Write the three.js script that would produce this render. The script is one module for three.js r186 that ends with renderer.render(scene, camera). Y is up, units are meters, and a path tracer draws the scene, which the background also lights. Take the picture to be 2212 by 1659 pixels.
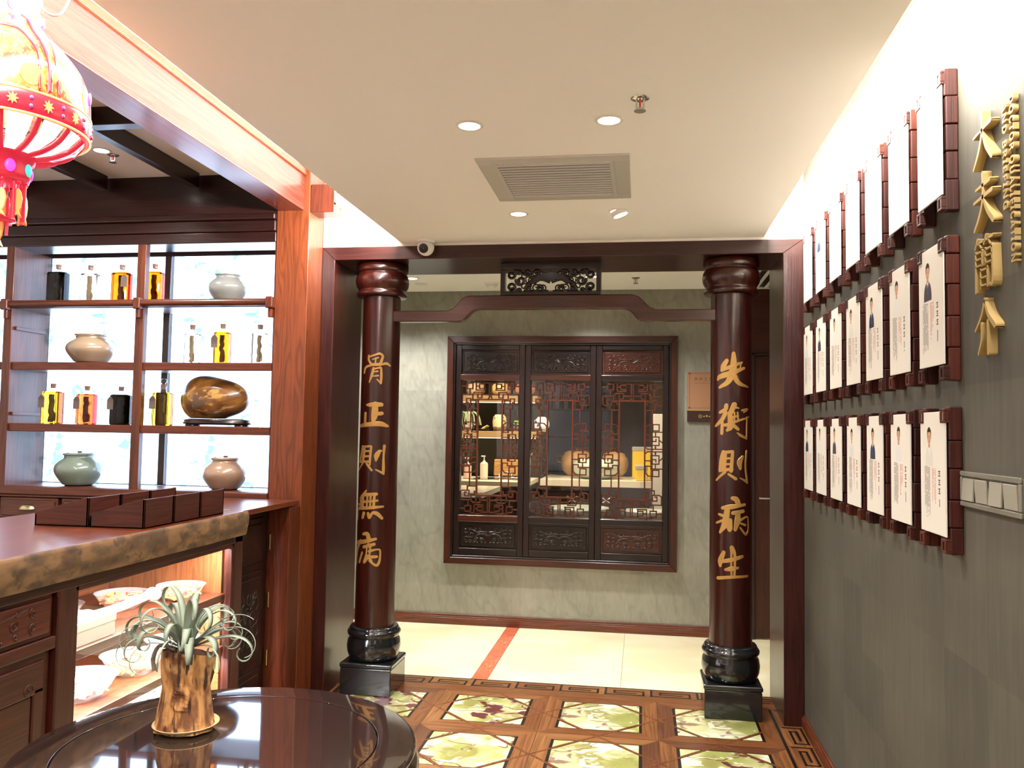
import * as THREE from 'three';
import { RoundedBoxGeometry } from 'three/addons/geometries/RoundedBoxGeometry.js';
import { TextGeometry } from 'three/addons/geometries/TextGeometry.js';
import { FontLoader } from 'three/addons/loaders/FontLoader.js';
import { mergeGeometries, mergeVertices } from 'three/addons/utils/BufferGeometryUtils.js';
import { RectAreaLightUniformsLib } from 'three/addons/lights/RectAreaLightUniformsLib.js';

// ---------------------------------------------------------------- camera, exposure, large lights
const scene = new THREE.Scene();
scene.background = new THREE.Color(0, 0, 0);
const camera = new THREE.PerspectiveCamera(48.99, 2212 / 1659, 0.05, 60);
camera.position.set(0, 1.5, 0);
camera.rotation.set(THREE.MathUtils.degToRad(3.123), THREE.MathUtils.degToRad(8.792), THREE.MathUtils.degToRad(0.906), 'YXZ');
const renderer = new THREE.WebGLRenderer({ antialias: true });
renderer.toneMapping = THREE.LinearToneMapping;
renderer.toneMappingExposure = 1.15;
renderer.shadowMap.enabled = true;
RectAreaLightUniformsLib.init();

const WARM = [1, 0.96, 0.9], NEUTRAL = [1, 0.985, 0.95], COOL = [0.52, 0.7, 1];
const rgb = (c) => new THREE.Color().setRGB(...c);
function areaLight(color, intensity, w, h, pos, target) {
  const l = new THREE.RectAreaLight(rgb(color), intensity, w, h);
  l.position.set(...pos); l.lookAt(new THREE.Vector3(...target)); scene.add(l); return l;
}
// cove strips hidden on the side faces of the suspended ceiling, shining at the right wall, the left beam and the wall over the portal
areaLight(WARM, 330, 6.4, 0.05, [0.655, 2.63, -1.35], [1.655, 2.63, -1.35]);
areaLight([1, 0.9, 0.87], 290, 6.4, 0.05, [-1.377, 2.63, -1.35], [-2.377, 2.66, -1.35]);
// backlight of the display shelves and the lamp strips under the top of the glass case
areaLight(COOL, 2.2, 1.56, 1.36, [-2.82, 1.83, -4.672], [-2.82, 1.83, -3]);
areaLight(COOL, 2.2, 0.7, 1.36, [-4.05, 1.83, -4.672], [-4.05, 1.83, -3]);
for (const [y, k] of [[0.955, 320], [0.694, 380], [0.46, 360]]) areaLight([0.96, 0.97, 1], k, 1.05, 0.03, [-1.9, y, -3.09], [-1.98, 0, -3.09]);

// ---------------------------------------------------------------- helpers
function mulberry(a) { return () => { a |= 0; a = a + 0x6D2B79F5 | 0; let t = Math.imul(a ^ a >>> 15, 1 | a); t = t + Math.imul(t ^ t >>> 7, 61 | t) ^ t; return ((t ^ t >>> 14) >>> 0) / 4294967296; }; }
const rnd = mulberry(7);
const rr = (a, b) => a + (b - a) * rnd();
function hash(x, y, s) { let h = Math.imul(x, 374761393) + Math.imul(y, 668265263) + Math.imul(s, 974711) | 0; h = Math.imul(h ^ h >>> 13, 1274126177); return ((h ^ h >>> 16) >>> 0) / 4294967296; }
function vnoise(x, y, px, py, s) {           // value noise that repeats after px, py cells
  const xi = Math.floor(x), yi = Math.floor(y), fx = x - xi, fy = y - yi, u = fx * fx * (3 - 2 * fx), v = fy * fy * (3 - 2 * fy);
  const m = (a, p) => ((a % p) + p) % p, a = m(xi, px), b = m(xi + 1, px), c = m(yi, py), d = m(yi + 1, py);
  return (hash(a, c, s) * (1 - u) + hash(b, c, s) * u) * (1 - v) + (hash(a, d, s) * (1 - u) + hash(b, d, s) * u) * v;
}
function fbm(u, v, fu, fv, oct, s) {          // u, v in 0..1, periodic
  let t = 0, a = 0.5, n = 0;
  for (let o = 0; o < oct; o++) { t += a * vnoise(u * fu, v * fv, fu, fv, s + o * 17); n += a; a *= 0.5; fu *= 2; fv *= 2; }
  return t / n;
}
function tex(w, h, fn, size = [1, 1], srgb = true) {
  const d = new Uint8Array(w * h * 4);
  for (let y = 0; y < h; y++) for (let x = 0; x < w; x++) {
    const c = fn(x / w, y / h), i = (y * w + x) * 4;
    d[i] = Math.max(0, Math.min(255, c[0])); d[i + 1] = Math.max(0, Math.min(255, c[1])); d[i + 2] = Math.max(0, Math.min(255, c[2])); d[i + 3] = 255;
  }
  const t = new THREE.DataTexture(d, w, h);
  t.wrapS = t.wrapT = THREE.RepeatWrapping; t.magFilter = THREE.LinearFilter; t.minFilter = THREE.LinearFilter;
  t.repeat.set(1 / size[0], 1 / size[1]); if (srgb) t.colorSpace = THREE.SRGBColorSpace; t.needsUpdate = true;
  return t;
}
const mix = (a, b, t) => a.map((x, i) => x + (b[i] - x) * t);
const sm = (a, b, x) => { const t = Math.max(0, Math.min(1, (x - a) / (b - a))); return t * t * (3 - 2 * t); };

// wood grain: v runs along the grain; light and dark bands about 1, tinted by the material colour
function grainTex(seed, rings, warp, size, contrast = 1) {
  return tex(256, 512, (u, v) => {
    const w = fbm(u, v, 3, 2, 3, seed) * warp, g = Math.sin((u * rings + w * rings) * 6.2832) * 0.5 + 0.5;
    const fine = fbm(u, v, 64, 4, 3, seed + 5), pore = fbm(u, v, 128, 10, 2, seed + 9), blot = fbm(u, v, 2, 2, 3, seed + 31);
    const k = 1 - contrast * (0.26 * Math.pow(g, 2.2) + 0.24 * (fine - 0.4) + (pore > 0.64 ? 0.16 : 0) + 0.34 * (blot - 0.45));
    return [236 * k, 226 * k, 214 * k];
  }, size);
}
const GRAIN = [grainTex(11, 6, 0.7, [0.2, 1.2], 0.7), grainTex(23, 5, 1.3, [0.24, 1.3], 0.62), grainTex(41, 9, 0.4, [0.2, 0.9], 0.6)];
const grainBump = tex(256, 256, (u, v) => { const f = 255 * fbm(u, v, 64, 5, 3, 71); return [f, f, f]; }, [0.2, 0.8], false);
function mat(color, o = {}) {
  const { phys, ...rest } = o;
  const M = phys || o.specularIntensity || o.clearcoat || o.transmission || o.sheen ? THREE.MeshPhysicalMaterial : THREE.MeshStandardMaterial;
  return new M({ color: Array.isArray(color) ? rgb(color) : color, roughness: 0.6, ...rest });
}
const wood = (color, g = 0, rough = 0.36, coat = 0.35, k = 0.46) => mat(new THREE.Color(color).multiply(rgb([k, k * 0.86, k * 0.74])), { specularIntensity: 0.7, map: GRAIN[g], roughness: rough, clearcoat: coat, clearcoatRoughness: 0.16, bumpMap: grainBump, bumpScale: 0.0004 });
const glow = (color, k) => mat(0x000000, { emissive: rgb(color), emissiveIntensity: k, roughness: 0.9 });

// geometry: everything ends as a plain triangle list with position, normal, uv
function plain(g) {
  let q = g.index ? g.toNonIndexed() : g;
  for (const k of Object.keys(q.attributes)) if (!['position', 'normal', 'uv'].includes(k)) q.deleteAttribute(k);
  if (!q.attributes.normal) q.computeVertexNormals();
  if (!q.attributes.uv) q.setAttribute('uv', new THREE.BufferAttribute(new Float32Array(q.attributes.position.count * 2), 2));
  q.morphAttributes = {}; q.clearGroups(); return q;
}
const merge = (a) => a.length === 1 ? plain(a[0]) : mergeGeometries(a.map(plain), false);
// uv in metres from the position; v follows the grain axis (the longest side unless given)
function uvm(g, axis, offset = true) {
  g = plain(g); g.computeBoundingBox();
  const s = g.boundingBox.getSize(new THREE.Vector3()), p = g.attributes.position, n = g.attributes.normal, uv = g.attributes.uv;
  const ax = axis === undefined ? (s.x >= s.y && s.x >= s.z ? 0 : s.y >= s.z ? 1 : 2) : axis, ou = offset ? rr(0, 3) : 0, ov = offset ? rr(0, 3) : 0;
  for (let i = 0; i < p.count; i += 3) {
    let nx = 0, ny = 0, nz = 0;
    for (let k = 0; k < 3; k++) { nx += n.getX(i + k); ny += n.getY(i + k); nz += n.getZ(i + k); }
    const a = [Math.abs(nx), Math.abs(ny), Math.abs(nz)], d = a[0] >= a[1] && a[0] >= a[2] ? 0 : a[1] >= a[2] ? 1 : 2;
    const v = d === ax ? (ax + 1) % 3 : ax, u = [0, 1, 2].find((k) => k !== d && k !== v);
    for (let k = 0; k < 3; k++) { const c = [p.getX(i + k), p.getY(i + k), p.getZ(i + k)]; uv.setXY(i + k, c[u] + ou, c[v] + ov); }
  }
  return g;
}
// box from ranges, edges rounded by r
function bx(x0, x1, y0, y1, z0, z1, r = 0.004, axis) {
  const w = x1 - x0, h = y1 - y0, d = z1 - z0, q = Math.min(r, w / 2.2, h / 2.2, d / 2.2);
  const g = r > 0 ? new RoundedBoxGeometry(w, h, d, 1, q) : new THREE.BoxGeometry(w, h, d);
  g.translate((x0 + x1) / 2, (y0 + y1) / 2, (z0 + z1) / 2); return uvm(g, axis);
}
const V2 = (x, y) => new THREE.Vector2(x, y), V3 = (x, y, z) => new THREE.Vector3(x, y, z);
const lathe = (pts, seg = 40) => plain(new THREE.LatheGeometry(pts.map((p) => V2(...p)), seg));
function cyl(r0, r1, h, seg = 24, pos = [0, 0, 0], rot) { const g = new THREE.CylinderGeometry(r1, r0, h, seg); if (rot) { g.rotateX(rot[0]); g.rotateY(rot[1]); g.rotateZ(rot[2]); } g.translate(...pos); return plain(g); }
function sph(r, pos = [0, 0, 0], sc = [1, 1, 1], ws = 20, hs = 14) { const g = new THREE.SphereGeometry(r, ws, hs); g.scale(...sc); g.translate(...pos); return plain(g); }
function tube(pts, r, seg = 24, rs = 8, closed = false) { return plain(new THREE.TubeGeometry(new THREE.CatmullRomCurve3(pts.map((p) => V3(...p)), closed, 'centripetal'), seg, r, rs, closed)); }
function rod(a, b, r, rs = 8) { const A = V3(...a), B = V3(...b), g = new THREE.CylinderGeometry(r, r, A.distanceTo(B), rs); g.applyQuaternion(new THREE.Quaternion().setFromUnitVectors(V3(0, 1, 0), B.clone().sub(A).normalize())); g.translate(...A.add(B).multiplyScalar(0.5).toArray()); return plain(g); }
function ext(points, depth, bevel = 0, holes = []) {         // outline in x, y extruded along +z
  const s = new THREE.Shape(points.map((p) => V2(...p))); for (const h of holes) s.holes.push(new THREE.Path(h.map((p) => V2(...p))));
  const g = new THREE.ExtrudeGeometry(s, { depth: depth - 2 * bevel, bevelEnabled: bevel > 0, bevelSize: bevel, bevelThickness: bevel, bevelOffset: -bevel, bevelSegments: 1, curveSegments: 8, steps: 1 });
  g.translate(0, 0, bevel); return plain(g);
}
function tri3(list, uvs) { const g = new THREE.BufferGeometry(); g.setAttribute('position', new THREE.BufferAttribute(new Float32Array(list.flat()), 3)); if (uvs) g.setAttribute('uv', new THREE.BufferAttribute(new Float32Array(uvs.flat()), 2)); g.computeVertexNormals(); return plain(g); }
function smooth(g) { g.deleteAttribute('normal'); const m = mergeVertices(g, 1e-5); m.computeVertexNormals(); return plain(m); }
function slab(pts, y0, y1) {                                  // convex piece in x, z: top face and sides
  let a = 0; for (let i = 0; i < pts.length; i++) { const p = pts[i], q = pts[(i + 1) % pts.length]; a += p[0] * q[1] - q[0] * p[1]; }
  if (a > 0) pts = [...pts].reverse();
  const L = [], U = [], n = pts.length, T = (p, y) => { L.push([p[0], y, p[1]]); U.push([p[0], p[1]]); };
  for (let i = 1; i < n - 1; i++) { T(pts[0], y1); T(pts[i], y1); T(pts[i + 1], y1); }
  for (let i = 0; i < n; i++) { const p = pts[i], q = pts[(i + 1) % n]; T(p, y1); T(p, y0); T(q, y0); T(p, y1); T(q, y0); T(q, y1); }
  return tri3(L, U);
}
// scene objects
const taken = {};
function numbered(n) { const k = taken[n] = (taken[n] ?? -1) + 1; return k ? n + '_' + String(k).padStart(3, '0') : n; }
function thing(name, label, category, pos = [0, 0, 0], group, turn = 0) {
  const o = new THREE.Group(); o.name = numbered(name); o.position.set(...pos); o.rotation.y = turn; o.userData = { label, category };
  if (group) o.userData.group = group; scene.add(o); return o;
}
function part(parent, name, geo, m, label) {
  const o = new THREE.Mesh(Array.isArray(geo) ? merge(geo) : plain(geo), m); o.name = name; if (label) o.userData.label = label; parent.add(o); return o;
}
function struct(name, label, category) { const o = new THREE.Group(); o.name = numbered(name); o.userData = { label, category, kind: 'structure' }; scene.add(o); return o; }
function lone(name, label, category, geo, m, pos = [0, 0, 0], group) { const o = part(scene, numbered(name), geo, m, label); o.position.set(...pos); o.userData.category = category; if (group) o.userData.group = group; return o; }
function spot(parent, color, cd, pos, angle = 0.95, aim = [0, -1, 0], size = 1.5) {
  const l = new THREE.SpotLight(rgb(color), cd, 0, angle, 0.9, 2); l.position.set(...pos); l.target.position.set(pos[0] + aim[0], pos[1] + aim[1], pos[2] + aim[2]); l.shadow.radius = size; parent.add(l); parent.add(l.target); return l;
}

// ---------------------------------------------------------------- materials
const M = {
  redWood: wood(0x5c2926, 0, 0.34), redDark: wood(0x3c1a16, 0, 0.34), column: wood(0x5a241c, 0, 0.3, 0.5), orange: wood(0x96542f, 1, 0.4, 0.25, 0.6), orangeDeep: wood(0x87411f, 1, 0.4, 0.25),
  shelfWood: wood(0x8a4a2a, 0, 0.4, 0.25, 0.42), dark: wood(0x2e1714, 2, 0.32, 0.45), brownDark: wood(0x4a2418, 0, 0.4), windowRed: wood(0x5c2f20, 0, 0.3, 0.5, 0.6), beamWood: wood(0x84433a, 0, 0.34, 0.35, 0.7),
  cabinet: wood(0x622a1a, 0, 0.46, 0.15), counterTop: wood(0x7d4228, 1, 0.3, 0.3, 0.7), caseWood: wood(0xa2643a, 1, 0.45, 0.2, 0.75), box: wood(0x6a3424, 2, 0.5, 0.1), doorWood: wood(0x6b3319, 2, 0.45, 0.2),
  drawer: wood(0x743322, 0, 0.46, 0.15), lattice: wood(0x7a4028, 0, 0.35, 0.3, 0.6), skirting: wood(0x8a4a2c, 0, 0.36, 0.4, 0.7), gold: mat([0.47, 0.265, 0.075], { metalness: 0.4, roughness: 0.42 }), goldMatt: mat([0.36, 0.245, 0.085], { metalness: 0.25, roughness: 0.5 }), brass: mat([0.52, 0.44, 0.24], { metalness: 1, roughness: 0.28 }),
  granite: mat([0.008, 0.009, 0.01], { roughness: 0.12, clearcoat: 0.6, clearcoatRoughness: 0.06 }), black: mat([0.01, 0.01, 0.011], { roughness: 0.3 }), chrome: mat([0.62, 0.62, 0.6], { metalness: 1, roughness: 0.2 }),
  white: mat([0.75, 0.74, 0.72], { roughness: 0.5 }), grille: mat([0.58, 0.57, 0.54], { roughness: 0.35, metalness: 0.35 }), ceiling: mat([0.84, 0.83, 0.8], { roughness: 0.9 }),
  lampOn: glow([1, 0.95, 0.86], 14), trimRing: mat([0.7, 0.67, 0.6], { roughness: 0.4 }),
};
for (const k of ['redWood', 'orange']) M[k].name = k;

// ---------------------------------------------------------------- surface textures
const wallTex = tex(512, 512, (u, v) => {      // grey silk paper hung in sheets: fine vertical slubs, faint sheet tones
  const sx = Math.floor(u * 4), sy = Math.floor(v * 5), k = 0.9 + 0.12 * hash(sx, sy, 3) + 0.16 * (fbm(u, v, 90, 8, 3, 5) - 0.5) + 0.2 * (fbm(u, v, 5, 5, 4, 9) - 0.5);
  return [226 * k, 222 * k, 214 * k];
}, [1.2, 1.2]);
const foilTex = tex(512, 512, (u, v) => {      // silver leaf paper: square leaves and diagonal creases
  const sx = Math.floor(u * 6), sy = Math.floor(v * 6), w = fbm(u, v, 6, 6, 4, 13), cr = Math.abs(fbm(u + v * 0.35, v, 14, 7, 4, 21) - 0.5);
  const k = 0.9 + 0.05 * hash(sx, sy, 8) + 0.16 * (w - 0.5) - 0.05 * (1 - sm(0, 0.08, cr)) + 0.08 * (fbm(u, v, 120, 30, 2, 4) - 0.5);
  return [232 * k, 230 * k, 218 * k];
}, [1.8, 1.8]);
const foilBump = tex(256, 256, (u, v) => { const c = 255 * (0.6 * fbm(u + v * 0.35, v, 14, 7, 4, 21) + 0.4 * fbm(u, v, 60, 60, 2, 2)); return [c, c, c]; }, [1.8, 1.8], false);
function onyxTex(seed, vein) {
  return tex(256, 256, (u, v) => {
    const a = fbm(u + 0.25 * fbm(u, v, 3, 3, 3, seed + 1), v + 0.25 * fbm(u, v, 3, 3, 3, seed + 2), 3, 4, 4, seed), b = fbm(u, v, 5, 7, 4, seed + 8), ridge = Math.abs(fbm(u + 0.3 * a, v, 2, 3, 4, seed + 5) - 0.5);
    let c = mix([176, 178, 104], [226, 224, 170], sm(0.3, 0.62, a)); const wu = u + 0.22 * a, wv = v + 0.16 * b; c = mix(c, [246, 243, 212], 0.8 * sm(0.5, 0.68, fbm(wu, wv, 4, 6, 5, seed + 3))); c = mix(c, [158, 150, 88], 0.75 * sm(0.54, 0.7, fbm(wu, wv, 5, 4, 5, seed + 12))); c = mix(c, [255, 253, 236], 0.9 * sm(0.6, 0.68, fbm(wu, wv, 9, 13, 4, seed + 15)));
    return mix(c, [98, 38, 44], vein * Math.max(1 - sm(0.003, 0.022, ridge), sm(0.66, 0.7, fbm(u + 0.2 * b, v, 6, 5, 4, seed + 40))) * sm(0.42, 0.56, b + 0.12 * a));
  }, [0.62, 0.62]);
}
const creamTex = tex(512, 512, (u, v) => { const a = fbm(u + 0.2 * fbm(u, v, 2, 3, 3, 91), v, 3, 5, 5, 90); return mix([236, 222, 180], [246, 236, 202], sm(0.3, 0.7, a)); }, [1.3, 1.3]);
const redMarbleTex = tex(128, 256, (u, v) => { const a = fbm(u, v, 4, 9, 4, 77), r = Math.abs(fbm(u, v, 3, 4, 4, 79) - 0.5); return mix(mix([178, 84, 58], [204, 116, 84], a), [220, 148, 112], 0.7 * (1 - sm(0, 0.02, r))); }, [0.2, 0.6]);
Object.assign(M, {
  wallGrey: mat([0.088, 0.08, 0.06], { map: wallTex, roughness: 0.72 }), foil: mat([0.43, 0.425, 0.395], { map: foilTex, roughness: 0.44, metalness: 0.4, bumpMap: foilBump, bumpScale: 0.0012 }), plaster: mat([0.78, 0.74, 0.68], { roughness: 0.9 }),
  onyx: [onyxTex(101, 0.5), onyxTex(131, 0.85), onyxTex(171, 0.65)].map((t) => mat([0.7, 0.7, 0.66], { map: t, roughness: 0.14, clearcoat: 0.4, clearcoatRoughness: 0.08 })),
  floorWood: [0x8e6540, 0x7f5634, 0x977048, 0x6c4630].map((c, i) => wood(c, [0, 1, 0, 2][i], 0.3, 0.3, 1.05)), inlay: wood(0x865636, 2, 0.3, 0.3, 0.9), inlayDark: wood(0x2c1c17, 2, 0.3, 0.3), floorBase: mat([0.05, 0.03, 0.02], { roughness: 0.8 }),
  cream: mat([0.92, 0.92, 0.9], { map: creamTex, roughness: 0.12, clearcoat: 0.3, clearcoatRoughness: 0.05 }), redMarble: mat(0xffffff, { map: redMarbleTex, roughness: 0.15 }),
});

// ---------------------------------------------------------------- floor of the shop: onyx squares in wooden frames, key border
{
  const f = struct('floor', 'wooden floor inlaid with green onyx squares and a dark key border', 'floor');
  part(f, 'subfloor', bx(-5.3, 1, -0.12, -0.004, -5.09, 2.6, 0), M.floorBase);
  const HX = 0.2992, HZ = 0.2925, A = 0.2035, X0 = -0.805, Z0 = -4.5535, e = 0.0008;
  for (let j = 0; j < 9; j++) for (let i = -1; i < 3; i++) {
    const cx = X0 + i * 2 * HX, cz = Z0 + j * 2 * HZ, at = (p) => p.map(([x, z]) => [cx + x, cz + z]);
    const sx = HX * (1 - A / HZ), sz = HZ * (1 - A / HX), q = 0.0155;
    const m = M.onyx[Math.floor(hash(i + 5, j, 3) * 3)], m2 = M.onyx[Math.floor(hash(i + 9, j, 7) * 3)];
    part(f, 'onyx_tile', slab(at([[-A, sz - q], [-A, -sz + q], [-sx + q, -A], [sx - q, -A], [A, -sz + q], [A, sz - q], [sx - q, A], [-sx + q, A]]), -0.01, 0), m);
    for (const [a, b] of [[1, 1], [1, -1], [-1, 1], [-1, -1]]) {
      part(f, 'onyx_corner', slab(at([[a * A, b * A], [a * (sx + q), b * A], [a * A, b * (sz + q)]]), -0.01, 0), m2);
      const n = [HZ, HX].map((v) => v * 0.011 / Math.hypot(HX, HZ));
      part(f, 'inlay_strip', slab(at([[a * (HX + e - n[0] * 0), b * n[1]], [a * n[0], b * (HZ)], [-a * n[0] * 0.2, b * (HZ - n[1] * 1.3)], [a * (HX - n[0] * 1.3), -b * n[1] * 0.2]]), -0.01, 0.0006), M.inlay);
    }
    for (const a of [1, -1]) {
      part(f, 'black_strip', slab(at([[a * (A + e), -A], [a * (A + 0.014), -A - 0.012], [a * (A + 0.014), A + 0.012], [a * (A + e), A]]), -0.01, 0), M.inlayDark);
      part(f, 'black_strip', slab(at([[-A, a * (A + e)], [-A - 0.012, a * (A + 0.006)], [A + 0.012, a * (A + 0.006)], [A, a * (A + e)]]), -0.01, 0), M.inlayDark);
      const B = A + 0.015, C = A + 0.007, w = (k) => M.floorWood[Math.floor(hash(i + 3, j, k + a) * 4)];
      part(f, 'floor_board', uvm(slab(at([[a * B, -C], [a * (HX - e), -HZ + e], [a * (HX - e), HZ - e], [a * B, C]]), -0.01, 0), 2), w(21));
      part(f, 'floor_board', uvm(slab(at([[-B, a * C], [-HX + e, a * (HZ - e)], [HX - e, a * (HZ - e)], [B, a * C]]), -0.01, 0), 0), w(27));
    }
  }
  // border boards and the key pattern, along the portal and along the right wall
  const key = (pts, px, pz, ux, uz, m) => { for (let k = 0; k + 1 < pts.length; k++) { const [a, b] = [pts[k], pts[k + 1]].map(([s, t]) => [px + ux[0] * s + uz[0] * t, pz + ux[1] * s + uz[1] * t]), h = 0.0062;
    const x0 = Math.min(a[0], b[0]) - h, x1 = Math.max(a[0], b[0]) + h, z0 = Math.min(a[1], b[1]) - h, z1 = Math.max(a[1], b[1]) + h; m.push(slab([[x0, z0], [x1, z0], [x1, z1], [x0, z1]], -0.01, 0.0007)); } };
  const KEY = [[0, 1], [0, 0], [0.86, 0], [0.86, 0.7], [0.2, 0.7], [0.2, 0.35], [0.68, 0.35]];
  part(f, 'border_board', uvm(slab([[-1.84, -4.93], [0.83, -4.93], [0.83, -4.848], [-1.84, -4.848]], -0.01, 0), 0), M.floorWood[1]);
  for (let k = 0; k < 10; k++) part(f, 'border_board', uvm(slab([[-1.76 + k * 0.26, -5.075], [-1.502 + k * 0.26, -5.075], [-1.502 + k * 0.26, -4.932], [-1.76 + k * 0.26, -4.932]], -0.01, 0), 0), M.floorWood[k % 3]);
  for (let k = 0; k < 10; k++) { const l = []; key(KEY, -1.755 + k * 0.26, -4.95, [0.25, 0], [0, -0.1], l); part(f, 'key_inlay', l, M.inlayDark); }
  part(f, 'key_line', slab([[-1.755, -5.074], [0.735, -5.074], [0.735, -5.064], [-1.755, -5.064]], -0.01, 0.0007), M.inlayDark);
  for (const [x0, x1] of [[0.694, 0.838], [-1.84, -1.704]]) for (let k = 0; k < 19; k++) {
    const z = -4.846 + k * 0.27; part(f, 'border_board', uvm(slab([[x0, z], [x1, z], [x1, z + 0.268], [x0, z + 0.268]], -0.01, 0), 2), M.floorWood[(k + 1) % 3]);
    const l = []; key(KEY, x0 + 0.118, z + 0.01, [0, 0.255], [-0.088, 0], l); part(f, 'key_inlay', l, M.inlayDark);
  }
  for (const x of [0.699, -1.708]) part(f, 'key_line', slab([[x - 0.006, -4.846], [x + 0.006, -4.846], [x + 0.006, 0.3], [x - 0.006, 0.3]], -0.01, 0.0007), M.inlayDark);
  part(f, 'floor_panel', uvm(slab([[-5.2, -4.846], [-1.85, -4.846], [-1.85, 2.5], [-5.2, 2.5]], -0.01, 0), 2), M.floorWood[1]);
  part(f, 'floor_panel', uvm(slab([[-1.84, 0.42], [0.84, 0.42], [0.84, 2.5], [-1.84, 2.5]], -0.01, 0), 2), M.floorWood[1]);
  const c = struct('floor', 'polished cream marble floor of the corridor with a red strip', 'floor');
  part(c, 'bedding', bx(-4.7, 2.2, -0.12, -0.006, -6.6, -5.08, 0), M.floorBase);
  const cuts = [-4.6, -3.2, -1.812, -1.006, -0.908, -0.114, 0.686, 1.486, 2.1];
  for (let k = 0; k + 1 < cuts.length; k++) { const red = k === 3, g = 0.001; part(c, red ? 'red_marble_strip' : 'marble_slab', uvm(slab([[cuts[k] + g, -6.5], [cuts[k + 1] - g, -6.5], [cuts[k + 1] - g, -5.081], [cuts[k] + g, -5.081]], -0.012, -0.001), 2), red ? M.redMarble : M.cream); }
}

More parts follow.
